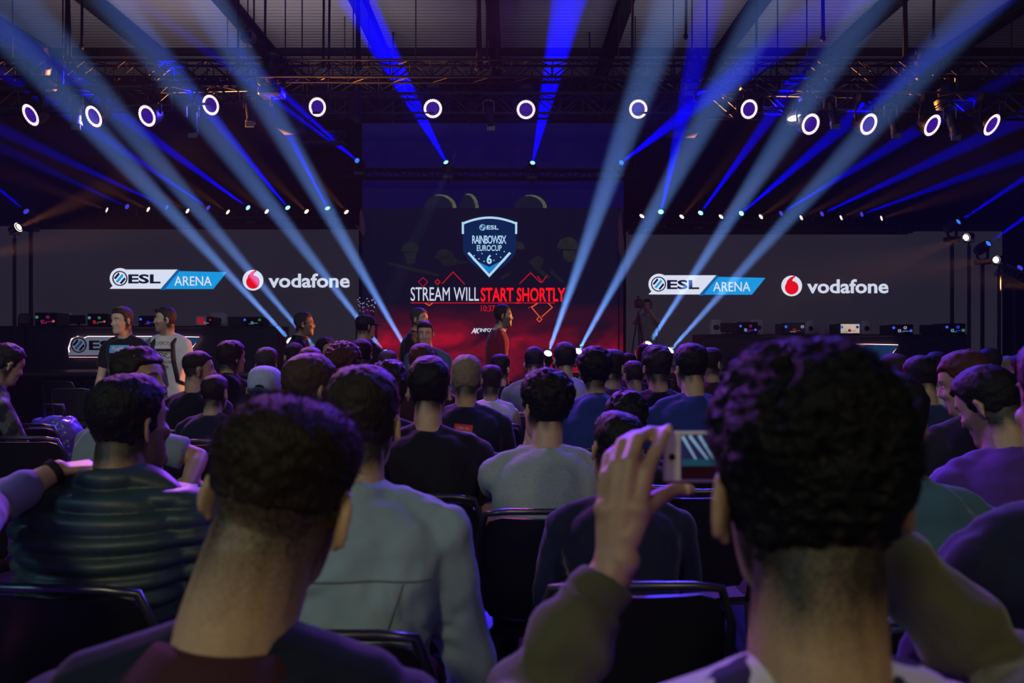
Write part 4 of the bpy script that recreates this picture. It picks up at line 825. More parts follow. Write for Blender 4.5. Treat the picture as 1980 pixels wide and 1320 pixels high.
    if sleeve == 'jacket': thick = .008
    if thick: sb = MB(); torso(sb, .010 + thick, -.16, 1.0)
    for s_ in (-1, 1):
        sb.cap(spine(1.0) + V((s_ * .042, .0, .004)) * k, spine(.93) + V((s_ * .15 * k * width, .005, .004)), .050 * k + thick, .050 * k + thick, 14)
        if sleeve == 'none': sb.cap(spine(.93) + V((s_ * .13 * k * width, .005, .004)), sh[s_] + V((-s_ * .02, 0, .0)), .052 * k, .060 * k, 12)
        else:
            e = el[s_]; sb.ell(sh[s_], .064 * k + thick, None, 14, 9)
            if sleeve == 'short': sb.cyl(sh[s_], sh[s_].lerp(e, .66), .063 * k, .064 * k, 14)
            else:
                w = wr[s_]; m_ = sh[s_].lerp(e, .5); sb.chain([sh[s_], m_, e], [.063 * k + thick, .060 * k + thick, .052 * k + thick], 14)
                f = e.lerp(w, .5); sb.chain([e, f], [.052 * k + thick, .049 * k + thick], 14); sb.cyl(f, e.lerp(w, cuff), .049 * k + thick, .038 * k + thick * .6, 14)
    if collar == 'stand' or collar == 'hood':
        sb.cyl(spine(.96), spine(.96).lerp(base, .52), rr * 1.22 + .022, rr * 1.12 + .014, 20)
    if collar == 'hood': sb.ell(spine(.98) + V((0, -.075, -.015)), (.125 * k, .065 * k, .085 * k), None, 14, 9)
    if collar == 'polo':
        sb.cyl(spine(.95), spine(.95).lerp(base, .42), rr * 1.35 + .026, rr * 1.12 + .012, 20); sb.ell(spine(.985) + V((0, -.03, 0)), (.10 * k, .055 * k, .035 * k), None, 14, 9)
    if collar is None or collar == 'crew': sb.cyl(spine(.95), spine(1.04), rr * 1.55 + .012, rr * 1.20 + .008, 20)
    if sleeve == 'puffer':
        def dp(c): return .021 * np.abs(np.sin(c[:, 2] * 64 + .5 * vnoise(c, 5, 3))) ** .7 - .010 + .004 * vnoise(c, 14, 5)
    else:
        def dp(c): return fold * (vnoise(c * np.array([1, 1, .55]), 13, 1 + px) + .5 * vnoise(c + .13 * vnoise(c, 6, 9)[:, None], 27, 4 + px)) + fold * .5 * np.sin(c[:, 2] * 60 + 5 * vnoise(c, 5, px)) * np.clip((pel_z + .25 - c[:, 2]) / .2, 0, 1)
    sm = fuse(sb, vox * 1.15, 4 if det else 2, dp); so = link(shirt_name, sm, mt, body)
    if legs:
        tb = MB(); torso(tb, .004, -.16, .12)
        for s_ in (-1, 1):
            tb.chain([foot[s_], knee[s_]], [.088 * k, .066 * k], 12); tb.cyl(knee[s_], ank[s_] + V((0, 0, .0)), .066 * k, .052 * k, 12)
            sbm = MB(); a = ank[s_]
            sbm.ell(a + V((0, .045, -.043)), (.046, .135, .040), None, 12, 8); sbm.cyl(a + V((0, 0, -.08)), a + V((0, 0, .01)), .045, .043, 10)
            for i in range(len(sbm.v)): sbm.v[i].z = max(sbm.v[i].z, 0)
            sbm.build('shoe', mat('dark_shoe_leather', (.012, .012, .014), .5), body, smooth=True)
        link('trousers', fuse(tb, max(vox * 1.4, .011), 2), mat('trouser_%d_%d_%d' % tuple(int(c * 999) for c in trouser), trouser, .9, noise=(12, .2), spec=.2), body)
    # --- hair
    hm = hair.get('mat') or mat('hair_dark_brown', (.012, .009, .008), .55, bump=(240, .5, (1, 1, .35)))
    if hair.get('top') is not None:
        amp, scl = hair.get('amp', .0025), hair.get('scl', 60)
        def dh(c):
            b_ = vnoise(c, scl, 3 + px); return amp * (b_ if not hair.get('curl') else 1.3 - 2.4 * np.abs(b_)) + amp * .45 * vnoise(c, scl * 2.3, 8) + hair.get('lump', .0025) * vnoise(c, 21, 12 + px)
        ho = link('hair', fuse(hair_solid(T, hair), vox * (.85 if d < 3 else 1), 2, dh), hm, body)
        if hair.get('strands'):
            strands(ho, T, hair, hm, body)
    if face or d < 1.5:
        wm = mat('eye_white', (.75, .74, .72), .25); im = mat('eye_iris', (.05, .03, .02), .2)
        for s_ in (-1, 1):
            eb = MB(); eb.ell(T @ V((s_ * .032, .0720, .013)), .0125 * k, None, 12, 8); eo = eb.build('eye', wm, body, smooth=True)
            ib = MB(); ib.ell(T @ V((s_ * .032, .0808, .013)), .0056 * k, None, 10, 6); ib.build('iris', im, eo, smooth=True)
    info = dict(T=T, sh=sh, el=el, wr=wr, spine=spine, body=body, k=k, knee=knee, ank=ank, toL=toL, pel=pel, hd=hd, shirt=so)
    if extra: extra(info)
    PEOPLE.append((label, body, px, d, byaw, sit, pel.copy(), floor)); return info
PEOPLE = []
from mathutils.bvhtree import BVHTree
def grid_patch(w, h, nx=10, nz=8):
    m = MB(); m.add([((i / nx - .5) * w, 0, (j / nz - .5) * h) for j in range(nz + 1) for i in range(nx + 1)], [(j * (nx + 1) + i, j * (nx + 1) + i + 1, (j + 1) * (nx + 1) + i + 1, (j + 1) * (nx + 1) + i) for j in range(nz) for i in range(nx)]); return m
def drape(I, o, back=False):
    """lays a flat print (local x, z) on to the chest or back of the garment"""
    me = I['shirt'].data; t = BVHTree.FromPolygons([v.co for v in me.vertices], [p.vertices for p in me.polygons]); q = co_of(o.data); s_ = -1 if back else 1; y0 = I['hd'].y + .6 * s_; ylo = q[:, 1].min()
    for p in q:
        h = t.ray_cast(V((p[0], y0, p[2])), V((0, -s_, 0)))
        if h[0] is not None: p[1] = h[0].y + s_ * .003 + (p[1] - ylo) * .5
    o.data.vertices.foreach_set('co', q.astype(np.float32).ravel()); o.data.update()
def surface(I, pts, d, lift=.002):
    """drops points on to the garment along d"""
    me = I['shirt'].data; t = BVHTree.FromPolygons([v.co for v in me.vertices], [p.vertices for p in me.polygons]); d = V(d).normalized(); out = []
    for p in pts:
        h = t.ray_cast(V(p) - d * .6, d)
        if h[0] is not None: out.append(h[0] - d * lift)
    return out
def strands(ho, T, hair, hm, body):
    """loose hair ends that break the outline of the nearest heads"""
    n, ln, wd_ = hair['strands']; me = ho.data; c = co_of(me); nn = no_of(me); rs = np.random.RandomState(5)
    Ti = np.array(T.inverted()); l = c @ Ti[:3, :3].T + Ti[:3, 3]
    okz = np.where((l[:, 2] > hair.get('strand_z', .0)))[0]; idx = rs.choice(okz, n); mb = MB(); vs = []; fs = []
    up = np.array(T.to_3x3() @ V((0, .25, 1)))
    for i in idx:
        p = c[i]; d = nn[i] + rs.randn(3) * hair.get('mess', .5) + up * .15; d /= np.linalg.norm(d); t = np.cross(d, rs.randn(3)); t /= np.linalg.norm(t) + 1e-6
        L = ln * (.4 + rs.rand()); bend = rs.randn(3) * .5 + (t if hair.get('curl') else 0); q = p - d * .004; o = len(vs)
        for j in range(4):
            f = j / 3; w = wd_ * (1 - f * .8); x = q + d * L * f + bend * L * f * f * .55
            vs += [x - t * w, x + t * w]
        fs += [(o + 2 * j, o + 2 * j + 1, o + 2 * j + 3, o + 2 * j + 2) for j in range(3)]
    me2 = bpy.data.meshes.new('loose_hair'); me2.from_pydata([tuple(v) for v in vs], [], fs); me2.update()
    o = link('loose_hair', me2, hm, ho)
# ================================================================ the crowd
def hm(name, c, b=(240, .5, (1, 1, .35)), rough=.55): return mat('hair_' + name, c, rough, bump=b, noise=(25, .3), spec=.25)
BLK = hm('black', (.006, .0055, .006)); BRN = hm('dark_brown', (.020, .013, .009)); MID = hm('mid_brown', (.055, .032, .020)); BLO = hm('ash_blond', (.30, .23, .16), (300, .8, (1, 1, .3)), .6); GRY = hm('dark_grey', (.05, .048, .048)); RED = hm('auburn', (.07, .02, .012)); PAL = hm('light', (.28, .24, .22))
H = lambda m=BLK, top=.026, side=.009, **k: dict(mat=m, top=top, side=side, **k)
SK1, SK2, SK3 = (.50, .33, .23), (.42, .26, .17), (.34, .20, .13)
BLACKT = (.008, .008, .010); NAVYT = (.012, .016, .045); BLUET = (.02, .04, .24); WHT = (.62, .62, .66); GREYT = (.22, .27, .30)
# ---- nearest two, right before the lens
def p1x(I):
    pass
person('person with faded hair and dark maroon-collared top, seen from behind at lower left', 545, 968, 0.94, mat('navy_sweat_fabric', (.010, .013, .035), .9, noise=(12, .2), bump=(420, .25), sheen=.15, spec=.2),
       H(BRN, .012, .003, nape=.006, low=.007, z0=.03, vol=.007, amp=.0028, scl=90, fadew=.12, crop=.92, strands=(5200, .016, .00045), strand_z=.045, mess=.6, front=.07), roll=11, pitch=-6, yaw=-10, lean=4, skin=SK1, neckr=.067, fade=-.125, sleeve='long', hands=(.4, .4), neck_off=(.045, .0), width=1.05, collar='none', vox=.0042, fold=.003,
       extra=lambda I: (lambda rr: link('collar', fuse(MB().cyl(I['spine'](.97), I['spine'](1.05) + V((.004, 0, 0)), rr * 1.75, rr * 1.22, 24), .006, 3), mat('maroon_knit', (.05, .010, .022), .9, bump=(500, .4)), I['body']))(.067))
# phone photographer: hands given joint by joint
PH_D = 1.10
def left_fingers(mb, toL):
    J = lambda x, y, d: toL(P(x, y, d)); n = 10
    W = [J(1180, 1085, .985), J(1206, 1090, .975)]
    knuck = dict(pinky=(1172, 922, 1.020), ring=(1192, 900, 1.010), middle=(1219, 893, 1.004), index=(1250, 915, 1.000))
    for (nm, k), w_ in zip(knuck.items(), ((1176, 1060, .99), (1186, 1060, .985), (1197, 1060, .98), (1206, 1060, .98))):
        mb.chain([J(*w_), J(*[(a + b) / 2 for a, b in zip(w_, k)]), J(*k)], [.0170, .0160, .0118], n)
    mb.cap(J(1168, 985, 1.0), J(1236, 985, .985), .015, .016, n); mb.cap(J(1178, 1080, .985), J(1208, 1082, .975), .021, .021, 12)
    mb.chain([J(*knuck['pinky']), J(1176, 884, 1.045), J(1196, 866, 1.075), J(1216, 858, 1.095)], [.0098, .0086, .0078, .0066], n)
    mb.chain([J(*knuck['ring']), J(1202, 858, 1.040), J(1226, 842, 1.078), J(1250, 838, 1.102)], [.0108, .0094, .0086, .0072], n)
    mb.chain([J(*knuck['middle']), J(1232, 848, 1.035), J(1256, 834, 1.074), J(1280, 834, 1.102)], [.0112, .0098, .0088, .0074], n)
    mb.chain([J(*knuck['index']), J(1267, 874, 1.030), J(1281, 846, 1.062), J(1293, 828, 1.086)], [.0115, .0100, .0090, .0076], n)
    mb.chain([J(1216, 1040, .98), J(1240, 990, .99), J(1274, 962, 1.02), J(1304, 947, 1.05), J(1334, 946, 1.068)], [.0175, .0150, .0118, .0102, .0084], n)
def nails(I):
    nm = mat('finger_nail', (.55, .38, .32), .3); J = lambda x, y, d: I['toL'](P(x, y, d))
    for a, b in (((1287, 839, 1.066), (1293, 828, 1.080)), ((1322, 945, 1.056), (1334, 945, 1.062))):
        p, q = J(*a), J(*b); m = MB(); m.ell((p + q) / 2 + V((0, -.0055, .001)), (.0055, .0022, .0075), None, 10, 6); m.build('finger_nail', nm, I['body'], smooth=True)
def p2x(I):
    nails(I)
    # olive sleeves over the raised arms
    ol = mat('olive_knit', (.085, .085, .045), .9, noise=(14, .18), bump=(520, .3), sheen=.3, spec=.2); T_ = I['toL']
    for s_, cuff in ((-1, .90), (1, .97)):
        a, e, w = I['sh'][s_], I['el'][s_], I['wr'][s_]; m = MB(); k1 = a.lerp(e, .5)
        m.chain([a, k1, e], [.066, .062, .056], 16); f = e.lerp(w, .45); m.chain([e, f], [.056, .052], 16); m.cyl(f, e.lerp(w, cuff - .16), .053, .049, 18); m.cyl(e.lerp(w, cuff - .18), e.lerp(w, cuff), .040, .037, 18)
        ax = (w - e).normalized()
        def dp(c):
            t = (c - np.array(e)) @ np.array(ax); return .0085 * np.sin(t * 75 + 2.2 * vnoise(c, 14, 6)) * np.clip(1.25 - t * 5.0, .15, 1) + .004 * vnoise(c, 24, 2)
        link('sleeve', fuse(m, .0045, 4, dp), ol, I['body'])
pattern = bpy.data.materials.new('white_on_navy_print'); pattern.use_nodes = True
def _pat(m):
    t = m.node_tree; L = t.links.new; bs = t.nodes['Principled BSDF']; bs.inputs['Roughness'].default_value = .85; tc = t.nodes.new('ShaderNodeTexCoord')
    nz = t.nodes.new('ShaderNodeTexNoise'); nz.inputs['Scale'].default_value = 22; nz.inputs['Detail'].default_value = 1; L(tc.outputs['Object'], nz.inputs['Vector'])
    ad = t.nodes.new('ShaderNodeVectorMath'); ad.operation = 'MULTIPLY_ADD'; ad.inputs[1].default_value = (.06,) * 3; L(nz.outputs['Color'], ad.inputs[0]); L(tc.outputs['Object'], ad.inputs[2])
    vo = t.nodes.new('ShaderNodeTexVoronoi'); vo.feature = 'DISTANCE_TO_EDGE'; vo.inputs['Scale'].default_value = 17; L(ad.outputs[0], vo.inputs['Vector'])
    rp = t.nodes.new('ShaderNodeValToRGB'); rp.color_ramp.interpolation = 'CONSTANT'; e = rp.color_ramp.elements; e[0].position = 0; e[0].color = (.55, .53, .62, 1); e[1].position = .15; e[1].color = (.012, .014, .05, 1); L(vo.outputs['Distance'], rp.inputs[0]); L(rp.outputs[0], bs.inputs['Base Color'])
_pat(pattern)
P2 = person('person with big dark curly hair holding up a phone, close at the right', 1557, 962, 0.76, pattern,
       H(hm('curly_black', (.0025, .0025, .004), (200, .6, (1, 1, 1)), .5), .040, .004, lump=.008, nape=-.062, z0=.012, vol=.009, low=.0062, amp=.005, scl=64, curl=1, fadew=.07, strands=(12000, .012, .0004), strand_z=.03, mess=.8, front=.07), lean=3, yaw=0, roll=-1, skin=SK2, neckr=.062, neck_len=.183, collar='none', fade=-.125, vox=.0036, sleeve='none', width=1.04, neck_off=(.010, 0),
       arms={-1: dict(wrist=P(1191, 1092, .985), elbow=P(1010, 1390, .93), fingers=left_fingers), 1: dict(wrist=P(1610, 985, 1.03), elbow=P(1975, 1330, .92), dir=(-.5, .5, .7), nrm=(.2, -1, .4))}, extra=p2x, hands=(.5, .9))
ph = empty('smartphone', P(1386, 883, PH_D)); tag(ph, 'white smartphone held sideways, its screen showing the stage', 'phone')
b = MB(); b.box((0, .004, 0), (.152, .0075, .0735), .003); b.build('phone_body', mat('phone_white', (.60, .60, .62), .35), ph)
sc_ = empty('x', (0, 0, 0)); bpy.data.objects.remove(sc_)
b = MB(); b.box((.004, -.0008, 0), (.112, .002, .064)); scr = b.build('screen', led_mat('phone_picture', (8, 8, 30), (24, 26, 84), 40, .9), ph)
b = MB(); 
for x0, z0, x1, z1 in ((-.050, .030, -.030, -.004), (-.040, .031, -.010, -.008), (-.026, .031, 0, -.012)): 
    u = V((x1 - x0, 0, z1 - z0)).normalized(); w = V((-u.z, 0, u.x)) * .0022; b.add([V((x0, -.0024, z0)) - w, V((x0, -.0024, z0)) + w, V((x1, -.0024, z1)) + w * .5, V((x1, -.0024, z1)) - w * .5], [(0, 1, 2, 3)])
b.build('picture_beam', glow('phone_pale_blue', (120, 150, 176)), scr)
b = MB(); b.box((.004, -.0022, -.008), (.110, .0008, .010)); b.build('picture_stage', glow('phone_dark_teal', (22, 60, 76)), scr)
b = MB(); b.box((.004, -.0024, -.022), (.111, .0008, .019)); b.build('picture_crowd', glow('phone_dark_red', (26, 6, 14)), scr)
b = MB(); b.lathe([(.0052, 0), (.0052, .001), (.0042, .001), (.0042, 0)], (-.064, -.0002, 0), Quaternion((1, 0, 0), PI / 2), 20); b.build('home_button', mat('phone_grey', (.3, .3, .32), .3), ph)
b = MB(); b.box((-.0735, -.0002, .0), (.001, .001, .001)); 
# ---- second row
person('person in a dark ribbed padded jacket, face turned right, at the left', 252, 825, 2.08, mat('puffer_teal_black', (.026, .052, .055), .48, noise=(8, .2), spec=.5), H(BLK, .028, .010, amp=.003, scl=80, strands=(2600, .008, .0004), strand_z=.0), yaw=-24, pitch=2, byaw=-4, lean=6, skin=SK3, sleeve='puffer', collar='stand', neckr=.066, width=1.0, vox=.0062, beard=.5)
def denim(I):
    sm = mat('denim_seam', (.16, .20, .22), .8); sp = I['spine']; k = I['k']
    pts = surface(I, [sp(.74) + V((x, 0, .012 * math.cos(x * 9))) for x in np.linspace(-.19, .19, 17)], (0, 1, 0)); m = MB(); m.tube(pts, .0026, 6); m.build('yoke_seam', sm, I['body'])
    for s_ in (-1, 1):
        pts = surface(I, [sp(.74 - .085 * j) + V((s_ * (.135 - .013 * j), 0, 0)) for j in range(8)], (0, 1, 0)); m = MB(); m.tube(pts, .0022, 6); m.build('back_seam', sm, I['body'])
    pts = surface(I, [sp(-.02) + V((x, 0, 0)) for x in np.linspace(-.17, .17, 15)], (0, 1, 0)); m = MB(); m.tube(pts, .003, 6); m.build('hem_seam', sm, I['body'])
person('person in a pale denim jacket, seen from behind left of the centre', 702, 822, 1.85, mat('pale_denim', (.27, .37, .45), .85, noise=(18, .12), bump=(700, .3), sheen=.1, spec=.2), H(BRN, .030, .012, amp=.003, scl=70, strands=(2400, .009, .0004), strand_z=.0), yaw=-4, lean=10, side=3, skin=SK1, sleeve='jacket', collar='polo', width=1.06, vox=.0062, fold=.012, arms={1: 'hang', -1: 'rest'}, extra=denim, seat=.46)
person('person in a lilac shirt whose bent arm enters at the left edge', -270, 812, 1.45, (.20, .19, .50), H(BRN), yaw=-20, skin=SK1, sleeve='long', cuff=.55, arms={1: dict(wrist=P(112, 908, 2.0), elbow=P(-25, 985, 1.86), dir=(.6, .7, .0), nrm=(0, -.2, 1)), -1: 'lap'},
       extra=lambda I: (lambda a, b: (MB().cyl(a, b, .0345, .0345, 18).build('watch_strap', BLACKP, I['body'])))(I['el'][1].lerp(I['wr'][1], .88), I['el'][1].lerp(I['wr'][1], .98)))
person('person in a blue and grey hooded top, head hidden behind the curly-haired one', 1715, 826, 1.95, mat('hoodie_teal_blue', (.05, .13, .20), .9, noise=(3, .4), bump=(400, .3), sheen=.2), H(BLK), lean=12, side=-2, skin=SK2, sleeve='jacket', collar='hood', width=1.06, fold=.008)
person('person in a dark jacket cut off by the right edge', 2085, 790, 1.30, (.010, .013, .04), H(BLK), lean=8, skin=SK2, sleeve='jacket', width=1.1, collar='stand', fold=.008)
# ---- third row
person('boy with short dark fade and navy top, behind the raised hand', 1192, 872, 2.38, NAVYT, H(BLK, .018, .005, nape=-.01, amp=.003, strands=(1800, .005, .0004), strand_z=.02), yaw=14, roll=6, lean=14, skin=SK2, scale=.92, hs=1.0, fade=-.075, sleeve='long')
person('person in a light grey jumper with a hand at the chin, dark tousled hair', 1055, 791, 2.97, mat('grey_jersey', (.30, .36, .38), .9, noise=(120, .25), bump=(500, .2), sheen=.2), H(BLK, .036, .012, vol=.020, nape=-.052, amp=.008, scl=48, curl=1, strands=(1500, .010, .0005), strand_z=0), yaw=26, roll=4, lean=16, side=2, skin=SK1, sleeve='long', width=1.05, fold=.006,
       arms={-1: ((-.06, .09, -.16), (-.7, -.1, -.7), (.3, .1, 1), (-.4, -.8, 0)), 1: 'rest'})
person('person in a black tee with neat black hair, right of the denim jacket', 830, 758, 3.14, BLACKT, H(BLK, .030, .014, nape=-.058, amp=.004, scl=70), yaw=-2, lean=8, skin=SK1, width=1.08, sleeve='short', neckr=.058)
person('person with a purple-lit fade and one ear showing, behind the denim jacket', 600, 757, 2.86, NAVYT, H(MID, .026, .007, nape=-.030, amp=.004, scl=80), yaw=-42, roll=3, lean=10, skin=SK1, fade=-.07)
person('person with tousled dark hair just behind the neat black-haired one', 752, 756, 3.85, BLACKT, H(BRN, .034, .014, amp=.009, scl=40, curl=1), yaw=10, lean=8, skin=SK1)
person('person in a grey tee using a phone, beyond the padded jacket', 268, 738, 3.20, (.20, .26, .32), H(BRN, .030, .014, amp=.008, scl=45), yaw=-75, byaw=-22, lean=10, skin=SK2, arms={1: dict(wrist=P(362, 938, 2.95), elbow=P(384, 884, 3.1), dir=(-.5, .6, .1), nrm=(0, -.1, 1)), -1: dict(wrist=P(330, 940, 2.98), dir=(.5, .6, .1), nrm=(0, -.1, 1), pole=(-.8, -.2, -.5))}, trouser=(.10, .18, .24), face=True)
person('person in a purple tee with bowed head and a bare arm, at the far right', 1914, 787, 2.60, (.09, .035, .26), H(BLK, .026, .012, amp=.004, scl=70), yaw=30, pitch=-28, roll=0, lean=26, skin=SK1, beard=.55, arms={-1: dict(wrist=P(1905, 965, 2.95), elbow=P(1826, 948, 2.62), dir=(.5, .8, -.2), nrm=(0, 0, 1)), 1: 'lap'}, neckr=.064)
person('person with auburn faded hair bowing to the left, at the right', 1868, 743, 3.20, (.02, .02, .03), H(RED, .026, .010, nape=-.040, amp=.005, scl=70), yaw=55, pitch=-18, lean=12, skin=SK1, fade=-.08, face=True)
# ---- fourth row
def red_label(I):
    sp = I['spine']; c = sp(.84) + V((-.005, 0, 0)); RT = Matrix.Rotation(R(5), 3, 'Y'); m = grid_patch(.098, .062, 6, 5); m.v = [RT @ p + c for p in m.v]; lb = m.build('back_label', mat('label_red', (.65, .03, .06), .6), I['body']); drape(I, lb, True)
    for j, s in enumerate(('COMPUTER', 'FUNCTION')):
        o = text('lettering', s, 0, 100, 0, 20, 1.0, mat('label_white', (.8, .7, .72), .6)); q = co_of(o.data); lo, hi = q.min(0), q.max(0); q = (q - lo) / np.maximum(hi - lo, 1e-6)
        q = np.array([tuple(RT @ V((-.036 + a * .066 + .006 * j, b * .001, .004 - j * .022 + z * .015)) + c) for a, b, z in q]); o.data.vertices.foreach_set('co', q.astype(np.float32).ravel()); drape(I, o, True); q = co_of(o.data); q[:, 1] -= .004; o.data.vertices.foreach_set('co', q.ravel()); o.data.update(); o.parent = lb
person('person with ash-blond hair in a navy shirt with a red label on the back', 902, 733, 4.25, (.012, .014, .04), H(BLO, .020, .009, amp=.004, scl=90), yaw=-3, lean=10, skin=SK1, width=1.05, extra=red_label)
person('person with wild curly dark hair in a white and blue top', 1150, 722, 4.40, BLUET, H(BLK, .034, .016, vol=.022, amp=.009, scl=46, curl=1), yaw=-8, lean=10, skin=SK1, collar='hood', sleeve='jacket')
person('person in a wide blue tee with cropped black hair, right of centre', 1335, 713, 4.16, BLUET, H(BLK, .024, .010, nape=-.035, amp=.004), yaw=14, lean=10, skin=SK1, width=1.12, fade=-.07)
person('person in a black tee with bushy dark hair, right of centre', 1270, 712, 4.79, BLACKT, H(BRN, .030, .018, amp=.008, scl=45), yaw=4, lean=8, skin=SK1, width=1.05)
person('person in a navy tee with cropped hair, beside the big curly head', 1780, 735, 4.30, (.018, .035, .10), H(BLK, .022, .009, amp=.004), yaw=6, pitch=-12, roll=4, lean=18, skin=SK1, width=1.1, fade=-.08)
def cap_extra(I):
    T = I['T']; cm = mat('cap_pale_blue', (.42, .48, .72), .85, noise=(60, .25), bump=(400, .3)); m = MB(); rings = [[T @ p for p in head_ring(z, .013, 28)] for z in (-.002, .02, .045, .066)]
    last = head_ring(.066, .013, 28); cy = sum(p.y for p in last) / 28
    rings += [[T @ V((p.x * math.cos(f * PI / 2) ** .8, cy + (p.y - cy) * math.cos(f * PI / 2) ** .8, .066 + .066 * math.sin(f * PI / 2))) for p in last] for f in (.2, .4, .6, .8, .95)]
    m.loft(rings); cap = m.build('cap', cm, I['body'], smooth=True)
    m = MB(); m.tube([T @ V((x, -.118 + .6 * x * x, .002 + 9 * (.0012 - x * x) * (abs(x) < .035))) for x in np.linspace(-.06, .06, 13)], .009, 8); m.build('cap_strap', mat('cap_blue_strap', (.03, .07, .20), .7), cap)
    m = MB(); m.ell(T @ V((0, -.112, .018)), (.026, .006, .016), None, 14, 8); m.build('cap_opening', BLK, cap)
    m = MB(); m.loft([[T @ V((x * w, y, z + dz)) for x, dz in ((-1, 0), (-.5, .012), (0, .016), (.5, .012), (1, 0), (.5, .008), (0, .011), (-.5, .008))] for y, w, z in ((.09, .074, .0), (.13, .066, -.008), (.165, .035, -.016))]); m.build('cap_brim', cm, cap, smooth=True)
person('person in a pale blue cap worn over short hair, seen from behind at left', 511, 753, 4.20, BLACKT, H(MID, .006, .007, amp=.002), yaw=4, roll=5, lean=10, skin=SK1, extra=cap_extra, fade=-.06)
def print_back(I):
    sp = I['spine']; c = sp(.52); m = grid_patch(.20, .15); m.v = [p + c for p in m.v]; pr = m.build('shirt_print', mat('print_white', (.5, .5, .55), .8), I['body']); drape(I, pr, True); rs = random.Random(4)
    for i in range(6):
        m = grid_patch(rs.uniform(.03, .07), rs.uniform(.012, .03), 4, 3); w = V((rs.uniform(-.065, .065), 0, rs.uniform(-.055, .055))); RT = Matrix.Rotation(rs.uniform(-.6, .6), 3, 'Y'); m.v = [RT @ p + c + w for p in m.v]; o = m.build('print_stroke', mat('print_dark', (.03, .035, .08), .8), pr); drape(I, o, True); q = co_of(o.data); q[:, 1] -= .003; o.data.vertices.foreach_set('co', q.ravel())
person('boy with cropped brown hair in a navy tee with white back print', 416, 761, 4.68, NAVYT, H(BRN, .012, .006, amp=.003), yaw=-6, lean=8, scale=.86, hs=1.06, skin=SK1, extra=print_back)
person('person with frizzy auburn hair, tall crown, left of centre', 664, 711, 5.00, BLACKT, H(RED, .046, .022, vol=.034, amp=.013, scl=42, curl=1, nape=-.07), yaw=0, lean=8, skin=SK1)
# ---- rows further forward
person('person with a sharp fade and orange-lit face turned right, in a black tee', 384, 717, 5.17, BLACKT, H(BRN, .018, .004, nape=.015, amp=.003), yaw=-62, lean=8, skin=SK1, fade=-.07, face=True, side=-2)
person('person with long loose brown hair in a black hooded top', 448, 693, 5.80, BLACKT, H(BRN, .022, .016, long=-.17, amp=.005), yaw=-35, lean=14, skin=SK1, sleeve='long', collar='hood')
person('person with thick grey-brown hair behind the cap wearer', 516, 703, 6.40, (.02, .02, .025), H(GRY, .024, .012, amp=.004), yaw=0, skin=SK1)
person('person with dark hair and glasses looking left, behind the grey-brown head', 568, 691, 7.00, (.02, .022, .03), H(BRN, .022, .010, amp=.004), yaw=35, skin=SK1)
person('person with thin light brown hair seated behind the purple-lit fade', 601, 706, 5.60, (.05, .05, .07), H(MID, .016, .008, amp=.003), yaw=-6, skin=SK1)
person('boy with bushy hair looking back, between the seated heads', 630, 678, 7.58, (.03, .03, .05), H(BRN, .030, .016, amp=.006), yaw=-120, skin=SK1, face=True, scale=.92)
person('person with a dark bob seated below the standing cap wearer', 700, 686, 6.66, (.02, .02, .04), H(BLK, .022, .014, nape=-.09), yaw=0, skin=SK1)
person('person with streaked dark hair near the foot of a white beam', 750, 704, 7.27, (.02, .02, .05), H(GRY, .018, .010), yaw=-14, skin=SK1)
person('person with shoulder-length dark red hair before the standing pair', 816, 703, 5.30, (.03, .012, .02), H(RED, .024, .015, long=-.13, amp=.005), yaw=0, skin=SK1)
person('person in a sleeveless white top with a dark bob', 950, 739, 5.60, WHT, H(BRN, .024, .014, nape=-.10, amp=.004), yaw=-8, skin=SK1, sleeve='none', width=.92, scale=.93, lean=12)
person('person with dark hair below the walking man in red', 968, 713, 7.00, BLACKT, H(BLK, .020, .010), yaw=-25, skin=SK1, width=.98)
person('person with a dark fade in a grey-green tee, left arm hanging', 1033, 701, 6.39, (.16, .21, .22), H(BLK, .018, .006, nape=-.01), yaw=0, skin=SK1, fade=-.08, arms={-1: 'hang', 1: 'rest'}, lean=10, width=1.08, side=4)
person('person in a white and blue striped top, tall head at centre right', 1092, 697, 5.82, (.42, .44, .55), H(BLK, .026, .010), yaw=8, skin=SK1, neckr=.058, fade=-.07)
person('person seen past the curly head, ear and cheek showing', 1184, 712, 5.35, NAVYT, H(BRN, .02, .010), yaw=-30, skin=SK1)
person('person with cropped hair and one hand raised to the head', 1226, 727, 6.00, (.35, .35, .42), H(BRN, .014, .006, nape=-.04), yaw=6, skin=SK1, scale=.92, arms={-1: ((-.095, -.02, .05), (-1, -.1, -.2), (.7, .2, .6), (-.5, -.8, .3)), 1: 'rest'})
person('person with messy dark hair right behind the raised-hand boy', 1212, 821, 3.35, BLACKT, H(BLK, .032, .016, amp=.010, scl=40, curl=1), yaw=0, lean=16, skin=SK2, scale=.95)
person('person with dark hair looking right beside the big curly head', 1376, 704, 6.30, (.04, .02, .03), H(BRN, .022, .010), yaw=-50, skin=SK1)
person('person with short dark hair, small and far, right of the red screen', 1214, 708, 7.40, NAVYT, H(BLK, .016, .008), yaw=0, skin=SK1)
person('person with flat dark hair, small and far, under a white beam', 1246, 690, 8.00, BLACKT, H(BLK, .020, .010), yaw=0, skin=SK1)
person('person with brown hair half hidden by the big curly head at its right', 1728, 718, 5.70, (.06, .03, .03), H(MID, .020, .012), yaw=20, skin=SK1)
person('person with black hair in a white top beyond the auburn head', 1812, 714, 6.00, WHT, H(BLK, .022, .010), yaw=-40, skin=SK1, face=True)
person('person with dark hair farther back over the auburn head', 1912, 706, 6.18, (.10, .02, .04), H(BRN, .022, .010), yaw=-10, skin=SK1)
